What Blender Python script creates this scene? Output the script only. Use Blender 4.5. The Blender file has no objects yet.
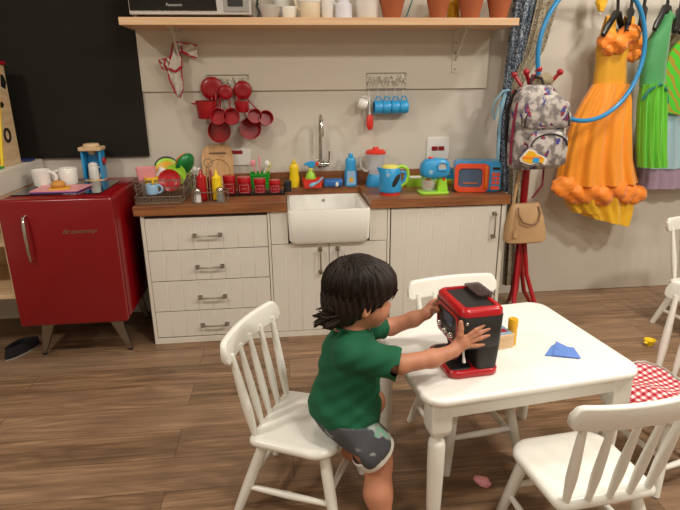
import bpy, bmesh, math, random
import numpy as np
from mathutils import Vector, Matrix
random.seed(7)
PI = math.pi
C = bpy.context.scene.collection
rad = math.radians

# ------------------------------------------------------------------ materials
def lin(c):
    if isinstance(c, str):
        c = [int(c[i:i+2], 16)/255 for i in (0, 2, 4)]
    return tuple((v/12.92 if v <= .04045 else ((v+.055)/1.055)**2.4) for v in c) + (1,)

class N:
    """tiny node-graph helper"""
    def __init__(s, name):
        s.m = bpy.data.materials.new(name); s.m.use_nodes = True
        s.t = s.m.node_tree; s.b = s.t.nodes['Principled BSDF']
    def n(s, typ, **kw):
        nd = s.t.nodes.new(typ)
        for k, v in kw.items():
            if k.startswith('i_'):
                key = k[2:]
                nd.inputs[int(key) if key.isdigit() else key].default_value = v
            else: setattr(nd, k, v)
        return nd
    def l(s, a, b): s.t.links.new(a, b)
    def coord(s, scale=(1,1,1), rot=(0,0,0), loc=(0,0,0), out='Object'):
        tc = s.n('ShaderNodeTexCoord'); mp = s.n('ShaderNodeMapping')
        mp.inputs['Scale'].default_value = scale; mp.inputs['Rotation'].default_value = rot; mp.inputs['Location'].default_value = loc
        s.l(tc.outputs[out], mp.inputs['Vector']); return mp.outputs['Vector']
    def noise(s, vec, scale=5, detail=3, rough=.5):
        nd = s.n('ShaderNodeTexNoise'); nd.inputs['Scale'].default_value = scale
        nd.inputs['Detail'].default_value = detail; nd.inputs['Roughness'].default_value = rough
        if vec is not None: s.l(vec, nd.inputs['Vector'])
        return nd.outputs['Fac']
    def ramp(s, fac, stops, interp='LINEAR'):
        r = s.n('ShaderNodeValToRGB'); e = r.color_ramp.elements; r.color_ramp.interpolation = interp
        while len(e) < len(stops): e.new(.5)
        for i, (p, c) in enumerate(stops):
            e[i].position = p; e[i].color = lin(c) if not isinstance(c, float) else (c, c, c, 1)
        s.l(fac, r.inputs['Fac']); return r.outputs['Color']
    def mix(s, fac, a, b, blend='MIX'):
        x = s.n('ShaderNodeMix', data_type='RGBA', blend_type=blend)
        for sock, v in ((x.inputs[0], fac), (x.inputs[6], a), (x.inputs[7], b)):
            if hasattr(v, 'links'): s.l(v, sock)
            elif isinstance(v, (int, float)): sock.default_value = v
            else: sock.default_value = lin(v)
        return x.outputs[2]
    def math(s, op, a, b=0.0):
        x = s.n('ShaderNodeMath', operation=op)
        for sock, v in ((x.inputs[0], a), (x.inputs[1], b)):
            if hasattr(v, 'links'): s.l(v, sock)
            else: sock.default_value = v
        return x.outputs[0]
    def bump(s, h, strength=.3, dist=.002):
        b = s.n('ShaderNodeBump'); b.inputs['Strength'].default_value = strength; b.inputs['Distance'].default_value = dist
        s.l(h, b.inputs['Height']); s.l(b.outputs[0], s.b.inputs['Normal'])
    def set(s, **kw):
        for k, v in kw.items():
            k = {'rough': 'Roughness', 'metal': 'Metallic', 'color': 'Base Color', 'trans': 'Transmission Weight', 'ior': 'IOR', 'alpha': 'Alpha',
                 'coat': 'Coat Weight', 'sheen': 'Sheen Weight', 'sss': 'Subsurface Weight', 'spec': 'Specular IOR Level'}[k]
            i = s.b.inputs[k]
            if hasattr(v, 'links'): s.l(v, i)
            elif k == 'Base Color': i.default_value = lin(v)
            else: i.default_value = v
        return s

def plain(name, col, rough=.45, metal=0., var=.06, scale=14, bump=0., **kw):
    """painted / moulded / metal surface with slight tone variation"""
    g = N(name); v = g.coord(); f = g.noise(v, scale, 3)
    c = lin(col)
    lo = tuple(max(0, x*(1-var)) for x in c[:3]) + (1,); hi = tuple(min(1, x*(1+var)) for x in c[:3]) + (1,)
    x = g.n('ShaderNodeMix', data_type='RGBA'); x.inputs[6].default_value = lo; x.inputs[7].default_value = hi
    g.l(f, x.inputs[0]); g.l(x.outputs[2], g.b.inputs['Base Color'])
    g.set(rough=rough, metal=metal, **kw)
    if bump: g.bump(g.noise(v, 180, 2), bump, .001)
    return g.m

def fabric(name, col, rough=.9, var=.12, wscale=350, **kw):
    g = N(name); v = g.coord(); f = g.noise(v, 9, 4)
    c = lin(col)
    x = g.n('ShaderNodeMix', data_type='RGBA')
    x.inputs[6].default_value = tuple(max(0, k*(1-var)) for k in c[:3])+(1,); x.inputs[7].default_value = tuple(min(1, k*(1+var)) for k in c[:3])+(1,)
    g.l(f, x.inputs[0]); g.l(x.outputs[2], g.b.inputs['Base Color']); g.set(rough=rough, **kw)
    g.bump(g.noise(v, wscale, 2), .25, .001)
    return g.m

MAT = {}
def mk():
    M = MAT
    # laminate floor: planks running along the wall
    g = N('laminate_floor'); v = g.coord()
    br = g.n('ShaderNodeTexBrick', offset=.37, offset_frequency=2)
    br.inputs['Scale'].default_value = 1; br.inputs['Brick Width'].default_value = 1.25; br.inputs['Row Height'].default_value = .185
    br.inputs['Mortar Size'].default_value = .0012; br.inputs['Mortar Smooth'].default_value = .3; br.inputs['Bias'].default_value = 0
    br.inputs['Color1'].default_value = (0, 0, 0, 1); br.inputs['Color2'].default_value = (1, 1, 1, 1); br.inputs['Mortar'].default_value = (.5, .5, .5, 1)
    g.l(v, br.inputs['Vector'])
    sep = g.n('ShaderNodeSeparateXYZ'); g.l(v, sep.inputs[0]); cmb = g.n('ShaderNodeCombineXYZ')
    tone = g.n('ShaderNodeRGBToBW'); g.l(br.outputs['Color'], tone.inputs[0])
    g.l(g.math('ADD', g.math('MULTIPLY', sep.outputs[0], 1.3), g.math('MULTIPLY', tone.outputs[0], 17.0)), cmb.inputs[0])
    g.l(g.math('MULTIPLY', sep.outputs[1], 15.0), cmb.inputs[1]); g.l(g.math('MULTIPLY', tone.outputs[0], 9.0), cmb.inputs[2])
    n1 = g.noise(cmb.outputs[0], 1.5, 6, .62)
    wv = g.coord(scale=(2.2, 45, 1)); n2 = g.noise(wv, 2.0, 5, .65)
    base = g.ramp(n1, [(.28, '4d3b2a'), (.42, '785e46'), (.55, '927458'), (.72, 'ab8d6e')])
    fine = g.ramp(n2, [(.3, '8f8078'), (.6, 'ffffff')])
    c = g.mix(.75, base, fine, 'MULTIPLY')
    cm2 = g.n('ShaderNodeCombineXYZ'); g.l(g.math('ADD', g.math('MULTIPLY', sep.outputs[0], .9), g.math('MULTIPLY', tone.outputs[0], 31.0)), cm2.inputs[0]); g.l(g.math('MULTIPLY', sep.outputs[1], 6.5), cm2.inputs[1]); g.l(g.math('MULTIPLY', tone.outputs[0], 5.0), cm2.inputs[2])
    con = g.noise(cm2.outputs[0], 1.0, 1.2, .4)
    lines = g.math('MULTIPLY_ADD', g.math('SINE', g.math('MULTIPLY', con, 85.0)), .5); lines.node.inputs[2].default_value = .5
    c = g.mix(g.math('MULTIPLY', g.math('POWER', lines, 3.0), .42), c, '57402c')
    kn = g.noise(g.coord(scale=(1.6, 5, 1)), 1.9, 2); c = g.mix(g.ramp(kn, [(.70, 0.), (.80, .55)]), c, '3b2b1f')
    c = g.mix(g.math('MULTIPLY', tone.outputs[0], .40), c, 'a68970')
    c = g.mix(br.outputs['Fac'], c, '3a2a20')
    g.set(color=c, rough=.42, spec=.35); g.bump(n2, .12, .001); M['floor'] = g.m
    # painted wall with very faint roller texture
    g = N('wall_paint'); v = g.coord(); f = g.noise(v, 1.6, 3)
    g.set(color=g.mix(f, 'cac3b6', 'd5cec2'), rough=.8); g.bump(g.noise(v, 160, 3), .12, .001); M['wall'] = g.m
    M['ceiling'] = plain('ceiling_paint', 'e2ded6', .9)
    g = N('panel_paint'); v = g.coord(scale=(1, 1, 22)); f = g.noise(v, 1.2, 3)
    g.set(color=g.mix(f, 'cac2b2', 'd4ccbd'), rough=.55); M['panel'] = g.m
    g = N('blackboard_paint'); v = g.coord(); f = g.noise(v, 2.3, 4)
    g.set(color=g.mix(f, '16140f', '24211b'), rough=.75, spec=.25); M['black'] = g.m
    M['cab'] = plain('white_cabinet_paint', 'dbd6cc', .42, var=.03)
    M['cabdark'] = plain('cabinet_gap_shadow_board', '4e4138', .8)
    M['kick'] = plain('plinth_white', 'dcd6ca', .5)
    # wooden worktop
    def wood(name, a, b, c3, sc=(1.5, 22, 22), rough=.38, coat=.0):
        g = N(name); v = g.coord(scale=sc); f = g.noise(v, 2.2, 5, .6)
        g.set(color=g.ramp(f, [(.3, a), (.5, b), (.72, c3)]), rough=rough, coat=coat); g.bump(f, .06, .001); return g.m
    M['worktop'] = wood('brown_wood_worktop', '6d4228', '8b5733', 'a06c44')
    M['shelfwood'] = wood('pale_pine_shelf', 'cfa67c', 'dbb48b', 'e4c29c', (1.2, 16, 30), .5)
    M['plywood'] = wood('birch_plywood', 'c9a87c', 'd8bb92', 'e2caa4', (3, 3, 18), .55)
    M['beech'] = wood('beech_board', 'b98e5c', 'c79c6a', 'd4ad7e', (30, 6, 4), .5)
    M['paintwhite'] = plain('white_chair_lacquer', 'e9e8e0', .3, var=.025, coat=.15)
    M['tablewhite'] = plain('white_table_lacquer', 'efeee8', .32, var=.02)
    M['ceramic'] = plain('white_ceramic', 'ecebe4', .12, var=.01, coat=.3)
    M['chrome'] = plain('chrome', 'c9c7c2', .14, 1, var=.05)
    M['wire'] = plain('steel_wire', 'aca89f', .3, .85, var=.05)
    M['handle'] = plain('brushed_nickel', 'b3aea5', .28, 1, var=.1)
    M['legsteel'] = plain('satin_steel_legs', '9a958a', .38, 1, var=.08)
    M['fridge'] = plain('red_enamel', '800a13', .25, var=.05, coat=.15)
    M['blackglass'] = plain('black_glass', '0b0b0d', .06, coat=.5)
    M['blackplastic'] = plain('black_plastic', '1d1c1b', .42)
    M['darkgrey'] = plain('charcoal_plastic', '232221', .5, bump=.1)
    M['grey'] = plain('grey_plastic', '97948f', .4)
    M['lightgrey'] = plain('light_grey_plastic', 'bdbab3', .35)
    M['silver'] = plain('silver_plastic', 'c8c5bf', .3, .4)
    M['red'] = plain('glossy_red_plastic', 'b0101b', .28, coat=.15)
    M['redenamel'] = plain('red_tin_enamel', '9e0e1a', .33, coat=.05)
    M['labelpink'] = plain('faded_label_ink', 'd8a8a8', .6)
    M['coral'] = plain('coral_plastic', 'e6502c', .35, coat=.1)
    M['darkred'] = plain('dark_red_plastic', '8e1018', .4)
    M['rackred'] = plain('red_painted_metal', 'a81320', .35, coat=.2)
    M['brightred'] = plain('vermilion_plastic', 'e0392b', .35)
    M['blue'] = plain('sky_blue_plastic', '2f9bd6', .3, coat=.2)
    M['mugblue'] = plain('turquoise_mug', '2fa0dc', .3, coat=.2)
    M['hoop'] = plain('blue_hoop_plastic', '2787c0', .32, coat=.1)
    M['deepblue'] = plain('deep_blue_plastic', '2062a8', .4)
    M['navy'] = plain('dark_blue_board', '24356f', .5)
    M['lime'] = plain('lime_plastic', '9fd63a', .35, coat=.1)
    M['green'] = plain('green_plastic', '2f9e36', .35)
    M['dkgreen'] = plain('emerald_plastic', '0e7a3a', .3, coat=.2)
    M['yellow'] = plain('yellow_plastic', 'eccb1d', .35)
    M['amber'] = plain('golden_yellow_plastic', 'e0ab1c', .4)
    M['paleyellow'] = plain('pale_yellow_plastic', 'e6de6a', .4)
    M['orange'] = plain('orange_plastic', 'ee7a23', .4)
    M['pink'] = plain('pink_plastic', 'e79aa0', .45)
    M['purple'] = plain('purple_board', '6a3d86', .5)
    M['plum'] = plain('plum_plastic', '8d5060', .4)
    M['white'] = plain('white_plastic', 'e6e4de', .4, var=.03)
    M['cream'] = plain('cream_ceramic', 'e0d0b4', .35)
    M['lilac'] = plain('pale_lilac_plastic', 'dcdbe4', .35)
    M['paleblue'] = plain('powder_blue_plastic', '8fb6d4', .4)
    M['terracotta'] = plain('terracotta', 'a55a36', .85, var=.12, bump=.15)
    M['teal'] = plain('teal_straw', '1f8f8f', .4)
    M['salt'] = plain('white_salt', 'e8e6e0', .8)
    M['pepper'] = plain('ground_pepper', '3a352e', .9)
    M['bun'] = plain('toasted_bun', 'c98f42', .7, var=.2)
    M['cheese'] = plain('yellow_felt_cheese', 'e3b32c', .8)
    M['sole'] = plain('shoe_rubber', '8f8a82', .8)
    M['shoe'] = fabric('black_canvas', '15141a')
    g = N('clear_plastic'); g.set(color='e6eaec', rough=.08, alpha=.28); M['clear'] = g.m
    g = N('smoked_plastic'); g.set(color='4a3a3a', rough=.1, alpha=.7); M['smoke'] = g.m
    g = N('tinted_window'); g.set(color='5a708c', rough=.1, alpha=.72); M['tint'] = g.m
    # people and cloth
    g = N('child_skin'); v = g.coord(); f = g.noise(v, 22, 3)
    g.set(color=g.mix(f, 'b3775a', 'c4896b'), rough=.55, sss=.08); g.b.inputs['Subsurface Radius'].default_value = (.012, .005, .003); M['skin'] = g.m
    g = N('dark_brown_hair'); v = g.coord(); f = g.noise(v, 55, 4)
    g.set(color=g.mix(f, '130c08', '2a1b13'), rough=.5, spec=.3); M['hair'] = g.m
    M['shirt'] = fabric('green_jersey', '07593a', .85, .1)
    g = N('grey_print_shorts'); v = g.coord(); f = g.noise(g.coord(scale=(1, 1, 1.6)), 17, 1.5, .45); f2 = g.noise(v, 31, 2)
    c = g.mix(g.ramp(f, [(.55, 0.), (.62, 1.)]), '4b4e54', 'a9b0ab'); c = g.mix(g.ramp(g.math('MULTIPLY', f, f2), [(.345, 0.), (.37, 1.)]), c, '7fbfa6')
    g.set(color=c, rough=.9); M['shorts'] = g.m
    M['hem'] = fabric('white_trim', 'd9d6cc')
    M['eye'] = plain('eye_white', 'e4ded6', .2); M['iris'] = plain('dark_iris', '1c120c', .15)
    M['bluefelt'] = fabric('blue_cloth', '6288d2'); M['whitecloth'] = fabric('white_cotton', 'd8d2c8'); M['redpipe'] = fabric('red_piping', 'b3182a')
    g = N('red_gingham'); tc = g.n('ShaderNodeTexCoord'); sep = g.n('ShaderNodeSeparateXYZ'); g.l(tc.outputs['Object'], sep.inputs[0])
    st = [g.math('LESS_THAN', g.math('FRACT', g.math('ADD', g.math('MULTIPLY', sep.outputs[k], 42.0), 20.0)), .5) for k in (0, 1)]
    s2 = g.math('MULTIPLY', g.math('ADD', st[0], st[1]), .5)
    g.set(color=g.ramp(s2, [(0., 'e9e2dc'), (.25, 'cc6870'), (.75, 'a01226')], 'CONSTANT'), rough=.9); M['gingham'] = g.m
    # costumes
    def sheer(name, a, b, sc=(6, 6, 1.2), **kw):
        g = N(name); f = g.noise(g.coord(scale=sc), 3.5, 4); g.set(color=g.mix(f, a, b), rough=.55, sheen=.3, **kw); return g.m
    M['satinorange'] = sheer('golden_satin', 'd0900c', 'dfa51c', (3, 3, 2)); M['organza'] = sheer('orange_organza', 'e67e08', 'f7a41c'); M['flower'] = sheer('orange_flower_cloth', 'ea7a14', 'f99424', (9, 9, 9))
    M['satinyellow'] = sheer('yellow_satin', 'e0a40c', 'f2c01c'); M['satingreen'] = sheer('green_satin', '368347', '4b9d5e', (3, 3, 2)); M['limecloth'] = sheer('lime_satin', '52b022', '6ecb34')
    M['tealtrim'] = fabric('teal_sequins', '2f7a6a'); M['tulleblue'] = sheer('blue_grey_tulle', '8fb0bd', 'a9c6d0'); M['tulleplum'] = sheer('mauve_tulle', '8f7a8f', 'a890a6')
    g = N('lime_and_gold_wing'); v = g.coord(); wv = g.n('ShaderNodeTexWave', wave_type='RINGS', rings_direction='SPHERICAL'); wv.inputs['Scale'].default_value = 13; wv.inputs['Distortion'].default_value = 2.5; wv.inputs['Detail'].default_value = 1
    g.l(v, wv.inputs['Vector']); g.set(color=g.mix(g.ramp(wv.outputs['Fac'], [(.62, 0.), (.7, 1.)]), '4bc42c', 'a5902c'), rough=.5); M['wing'] = g.m
    def spots(name, a, b, c3, sc, t):
        g = N(name); v = g.coord(); vo = g.n('ShaderNodeTexVoronoi'); vo.inputs['Scale'].default_value = sc; g.l(v, vo.inputs['Vector'])
        n = g.noise(v, sc*.9, 2); c = g.mix(g.ramp(vo.outputs['Distance'], [(t, 1.), (t+.08, 0.)]), a, b); c = g.mix(g.ramp(n, [(.6, 0.), (.64, 1.)]), c, c3)
        g.set(color=c, rough=.9); return g.m
    M['curtblue'] = spots('navy_flower_print', '465062', '95a5b0', 'a5aeae', 85, .36); M['curtbeige'] = spots('beige_speckled_print', 'a0967f', '4a433d', 'b5ab94', 95, .3)
    g = N('backpack_print'); v = g.coord(); n = g.noise(v, 26, 3); vo = g.n('ShaderNodeTexVoronoi'); vo.inputs['Scale'].default_value = 15; dv = g.n('ShaderNodeTexNoise'); dv.inputs['Scale'].default_value = 24; g.l(v, dv.inputs['Vector']); am = g.n('ShaderNodeVectorMath', operation='MULTIPLY_ADD'); g.l(dv.outputs['Color'], am.inputs[0]); am.inputs[1].default_value = (.09, .09, .09); g.l(v, am.inputs[2]); g.l(am.outputs[0], vo.inputs['Vector'])
    c = g.mix(g.ramp(n, [(.42, 0.), (.56, 1.)]), '756e6d', 'b9b2ac')
    hue = g.ramp(g.noise(v, 38, 1), [(.38, '2f3f8a'), (.46, '5c3a64'), (.55, 'a3283a'), (.64, '3b2f52')], 'CONSTANT')
    c = g.mix(g.ramp(g.math('ADD', vo.outputs['Distance'], g.math('MULTIPLY', n, .25)), [(.40, 1.), (.44, 0.)]), c, hue); g.set(color=c, rough=.65); M['pack'] = g.m
    M['packtrim'] = fabric('dark_webbing', '2b2528'); M['maroon'] = fabric('maroon_webbing', '7c1f3a'); M['beigeleather'] = plain('beige_leather', 'b8946a', .5, var=.08, bump=.1); M['brownleather'] = plain('brown_leather', '74563a', .5)
    M['beigecloth'] = fabric('khaki_cloth', '8f8166'); M['ribbon'] = fabric('light_blue_ribbon', '8db9cf')
mk()
EXPOSURE = 0.34
WARM = (1, .935, .835)
LAMPS_AND_FILLS = [(-1.9, .83, 2.76, 29, .28, WARM), (2.4, .83, 2.76, 38, .28, WARM), (-1.2, -1.3, 2.76, 14, .35, WARM), (1.6, -1.3, 2.76, 22, .35, WARM), (.9, .7, 2.76, 21, .35, WARM), (-.2, 2.3, 2.76, 7, .35, WARM), (2.1, 2.3, 2.76, 18, .35, WARM)]  # last three are added fills that brighten the table, shelf wall and costumes
# ------------------------------------------------------------------ mesh helpers
class B:
    def __init__(s): s.b = bmesh.new()
    def poly(s, verts, faces):
        vs = [s.b.verts.new(v) for v in verts]
        for f in faces:
            try: s.b.faces.new([vs[i] for i in f])
            except ValueError: pass
        return s
    def box(s, x0, x1, y0, y1, z0, z1, M=None):
        v = [Vector((x, y, z)) for z in (z0, z1) for y in (y0, y1) for x in (x0, x1)]
        if M is not None: v = [M @ p for p in v]
        return s.poly(v, [(0, 2, 3, 1), (4, 5, 7, 6), (0, 1, 5, 4), (2, 6, 7, 3), (0, 4, 6, 2), (1, 3, 7, 5)])
    def loft(s, rings, cap=True, closed=False):
        n = len(rings[0]); vs = [[s.b.verts.new(p) for p in r] for r in rings]
        R = range(len(rings) if closed else len(rings)-1)
        for i in R:
            a, b = vs[i], vs[(i+1) % len(vs)]
            for j in range(n):
                k = (j+1) % n
                s.b.faces.new((a[j], a[k], b[k], b[j]))
        if cap and not closed:
            s.b.faces.new(list(reversed(vs[0]))); s.b.faces.new(vs[-1])
        return s
    def grid(s, rows):
        vs = [[s.b.verts.new(p) for p in r] for r in rows]
        for i in range(len(vs)-1):
            for j in range(len(vs[0])-1):
                s.b.faces.new((vs[i][j], vs[i][j+1], vs[i+1][j+1], vs[i+1][j]))
        return s
    def lathe(s, prof, c=(0, 0, 0), seg=20, M=None, sx=1, sy=1, cap=True):
        c = Vector(c); rings = []
        for r, z in prof:
            ring = [Vector((max(r, 1e-4)*sx*math.cos(2*PI*k/seg), max(r, 1e-4)*sy*math.sin(2*PI*k/seg), z)) for k in range(seg)]
            rings.append([c + (M @ p if M is not None else p) for p in ring])
        return s.loft(rings, cap)
    def tube(s, pts, r, seg=8, closed=False, flat=1.0):
        P = [Vector(p) for p in pts]; n = len(P); rings = []; up = None
        for i, p in enumerate(P):
            a = P[(i-1) % n] if (closed or i > 0) else p; b = P[(i+1) % n] if (closed or i < n-1) else p
            t = (b-a).normalized()
            if up is None:
                up = Vector((0, 0, 1)) if abs(t.z) < .9 else Vector((1, 0, 0))
            u = (up - t*up.dot(t)).normalized(); w = t.cross(u); up = u
            rr = r[i] if isinstance(r, (list, tuple)) else r
            rings.append([p + u*(rr*math.cos(2*PI*k/seg)) + w*(rr*flat*math.sin(2*PI*k/seg)) for k in range(seg)])
        return s.loft(rings, True, closed)
    def turned(s, p0, p1, prof, seg=14):
        p0, p1 = Vector(p0), Vector(p1); d = p1-p0; L = d.length
        M = d.to_track_quat('Z', 'Y').to_matrix()
        return s.lathe([(r, t*L) for r, t in prof], p0, seg, M)
    def ell(s, c, r, M=None, seg=20, rings=12):
        pr = [(math.sin(PI*i/rings), -math.cos(PI*i/rings)) for i in range(rings+1)]
        c = Vector(c); out = []
        for q, z in pr:
            ring = [Vector((max(q, 1e-3)*r[0]*math.cos(2*PI*k/seg), max(q, 1e-3)*r[1]*math.sin(2*PI*k/seg), z*r[2])) for k in range(seg)]
            out.append([c + (M @ p if M is not None else p) for p in ring])
        return s.loft(out)
    def prism(s, outline, z0, z1, M=None, f=None):
        a = [Vector((x, y, z0)) for x, y in outline]; b = [Vector((x, y, z1)) for x, y in outline]
        if M is not None: a = [M @ p for p in a]; b = [M @ p for p in b]
        return s.loft([a, b])

def rrect(x0, x1, y0, y1, r, k=6):
    o = []
    for cx, cy, a in ((x1-r, y0+r, -90), (x1-r, y1-r, 0), (x0+r, y1-r, 90), (x0+r, y0+r, 180)):
        for i in range(k+1):
            t = rad(a+90*i/k); o.append((cx+r*math.cos(t), cy+r*math.sin(t)))
    return o
XZ = Matrix(((1, 0, 0), (0, 0, -1), (0, 1, 0)))       # outline (x,y) -> (x,z), depth to -y
def RZ(a): return Matrix.Rotation(a, 3, 'Z')
def RX(a): return Matrix.Rotation(a, 3, 'X')
def RY(a): return Matrix.Rotation(a, 3, 'Y')

def obj(name, b, m, parent=None, bevel=0., smooth=40, solid=0., sub=0, loc=None, rotz=0):
    me = bpy.data.meshes.new(name)
    if isinstance(b, B):
        bmesh.ops.recalc_face_normals(b.b, faces=b.b.faces[:]); b.b.to_mesh(me); b.b.free()
    else:
        me.from_pydata(b[0], [], b[1])
    me.materials.append(MAT[m] if isinstance(m, str) else m)
    o = bpy.data.objects.new(name, me); C.objects.link(o)
    me.shade_smooth()
    if smooth < 180: me.set_sharp_from_angle(angle=rad(smooth))
    if parent is not None: o.parent = parent
    if loc is not None: o.location = loc
    if rotz: o.rotation_euler.z = rotz
    if solid:
        d = o.modifiers.new('thick', 'SOLIDIFY'); d.thickness = solid; d.offset = 0
    if sub:
        d = o.modifiers.new('sub', 'SUBSURF'); d.levels = d.render_levels = sub
    if bevel:
        d = o.modifiers.new('bevel', 'BEVEL'); d.width = bevel; d.segments = 2; d.limit_method = 'ANGLE'; d.angle_limit = rad(35); d.harden_normals = False
    return o
def tag(o, label, cat, group=None, kind=None):
    o['label'] = label
    if cat: o['category'] = cat
    if group: o['group'] = group
    if kind: o['kind'] = kind
    return o
def thing(name, label, cat, loc=(0, 0, 0), rotz=0, group=None, rot=None):
    o = bpy.data.objects.new(name, None); C.objects.link(o); o.empty_display_size = .05
    o.location = loc; o.rotation_euler = rot if rot else (0, 0, rotz)
    return tag(o, label, cat, group)
def struct(name, b, m, **kw):
    o = obj(name, b, m, **kw); o['kind'] = 'structure'; return o
def dup(root, loc, rotz, label, group=None):
    r = root.copy(); C.objects.link(r); r.location = loc; r.rotation_euler = (0, 0, rotz); r['label'] = label
    if group: r['group'] = group
    for ch in list(root.children):
        c = ch.copy(); C.objects.link(c); c.parent = r
        for g in ch.children:
            d = g.copy(); C.objects.link(d); d.parent = c
    return r
def lettering(name, txt, size, m, parent, loc, rot=(PI/2, 0, 0), shear=0, depth=.0006, align='LEFT'):
    cu = bpy.data.curves.new(name, 'FONT'); cu.body = txt; cu.size = size; cu.shear = shear; cu.extrude = depth; cu.align_x = align
    t = bpy.data.objects.new(name, cu); C.objects.link(t)
    bpy.context.view_layer.update()
    me = bpy.data.meshes.new_from_object(t.evaluated_get(bpy.context.evaluated_depsgraph_get()))
    bpy.data.objects.remove(t); bpy.data.curves.remove(cu)
    me.materials.clear(); me.materials.append(MAT[m])
    o = bpy.data.objects.new(name, me); C.objects.link(o); o.parent = parent; o.location = loc; o.rotation_euler = rot
    return o

# ------------------------------------------------------------------ soft bodies: distance fields meshed by surface nets
class Field:
    def __init__(s, lo, hi, vox):
        s.lo = np.array(lo, float); s.v = vox; s.n = np.ceil((np.array(hi)-s.lo)/vox).astype(int)+1
        s.f = np.full(tuple(s.n), 1.0, np.float32)
    def _sub(s, lo, hi):
        a = np.clip(np.floor((np.array(lo)-s.lo)/s.v).astype(int), 0, s.n); b = np.clip(np.ceil((np.array(hi)-s.lo)/s.v).astype(int)+1, 0, s.n)
        sl = tuple(slice(i, j) for i, j in zip(a, b))
        ax = [s.lo[k]+s.v*np.arange(a[k], b[k]) for k in range(3)]
        return sl, ax[0][:, None, None], ax[1][None, :, None], ax[2][None, None, :]
    def _put(s, sl, d, k, op):
        f = s.f[sl]
        if op == 'u':
            if k > 0:
                h = np.maximum(k-np.abs(f-d), 0)/k; s.f[sl] = np.minimum(f, d)-h*h*k*.25
            else: s.f[sl] = np.minimum(f, d)
        else:
            d = -d
            h = np.maximum(k-np.abs(f-d), 0)/max(k, 1e-6); s.f[sl] = np.maximum(f, d)+h*h*k*.25
    def cap(s, p0, p1, r0, r1=None, k=.01, op='u'):
        p0, p1 = np.array(p0, float), np.array(p1, float); r1 = r0 if r1 is None else r1; m = max(r0, r1)+k+2*s.v
        sl, X, Y, Z = s._sub(np.minimum(p0, p1)-m, np.maximum(p0, p1)+m)
        d = p1-p0; L = max(d@d, 1e-9)
        t = np.clip(((X-p0[0])*d[0]+(Y-p0[1])*d[1]+(Z-p0[2])*d[2])/L, 0, 1)
        q = np.sqrt((X-p0[0]-t*d[0])**2+(Y-p0[1]-t*d[1])**2+(Z-p0[2]-t*d[2])**2)-(r0+(r1-r0)*t)
        s._put(sl, q.astype(np.float32), k, op); return s
    def chain(s, pts, rs, k=.01):
        for i in range(len(pts)-1): s.cap(pts[i], pts[i+1], rs[i], rs[i+1], k)
        return s
    def ell(s, c, r, ax=None, k=.01, op='u'):
        c = np.array(c, float); r = np.array(r, float); m = r.max()+k+2*s.v
        sl, X, Y, Z = s._sub(c-m, c+m); A = np.eye(3) if ax is None else np.array(ax, float)
        u = [(X-c[0])*A[i, 0]+(Y-c[1])*A[i, 1]+(Z-c[2])*A[i, 2] for i in range(3)]
        k0 = np.sqrt(sum((u[i]/r[i])**2 for i in range(3))); k1 = np.sqrt(sum((u[i]/r[i]**2)**2 for i in range(3)))
        s._put(sl, (k0*(k0-1)/np.maximum(k1, 1e-6)).astype(np.float32), k, op); return s
    def apply(s, fn):
        sl, X, Y, Z = s._sub(s.lo, s.lo+s.v*s.n); s.f = fn(s.f, X, Y, Z).astype(np.float32); return s
    def mesh(s):
        f = s.f; ins = f < 0; nx, ny, nz = f.shape
        c = np.zeros((nx-1, ny-1, nz-1), np.int16)
        for i in (0, 1):
            for j in (0, 1):
                for k in (0, 1): c += ins[i:nx-1+i, j:ny-1+j, k:nz-1+k]
        cells = np.argwhere((c > 0) & (c < 8)); idx = np.full(c.shape, -1, np.int64); idx[tuple(cells.T)] = np.arange(len(cells))
        acc = np.zeros((len(cells), 3)); cnt = np.zeros(len(cells))
        for ax in range(3):
            o = [0, 1, 2]; o.remove(ax)
            for a in (0, 1):
                for b in (0, 1):
                    p = cells.copy(); p[:, o[0]] += a; p[:, o[1]] += b; q = p.copy(); q[:, ax] += 1
                    f0 = f[tuple(p.T)].astype(float); f1 = f[tuple(q.T)].astype(float); m = (f0 < 0) != (f1 < 0)
                    t = np.where(m, f0/np.where(m, f0-f1, 1), 0); pt = p.astype(float); pt[:, ax] += t
                    acc[m] += pt[m]; cnt[m] += 1
        V = acc/np.maximum(cnt, 1)[:, None]*s.v+s.lo; F = []
        for ax in range(3):
            o = [0, 1, 2]; o.remove(ax); sl0 = [slice(None)]*3; sl1 = [slice(None)]*3; sl0[ax] = slice(0, -1); sl1[ax] = slice(1, None)
            a0, a1 = ins[tuple(sl0)], ins[tuple(sl1)]; e = np.argwhere(a0 != a1)
            e = e[(e[:, o[0]] > 0) & (e[:, o[1]] > 0)]; g = e[(e[:, o[0]] < c.shape[o[0]]) & (e[:, o[1]] < c.shape[o[1]])]
            def at(da, db):
                p = g.copy(); p[:, o[0]] -= da; p[:, o[1]] -= db; return idx[tuple(p.T)]
            q = np.stack([at(1, 1), at(0, 1), at(0, 0), at(1, 0)], 1); fl = a0[tuple(g.T)]
            if ax == 1: fl = ~fl
            q[~fl] = q[~fl][:, ::-1]; F.append(q)
        F = np.concatenate(F); return V.tolist(), F[(F >= 0).all(1)].tolist()

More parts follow.
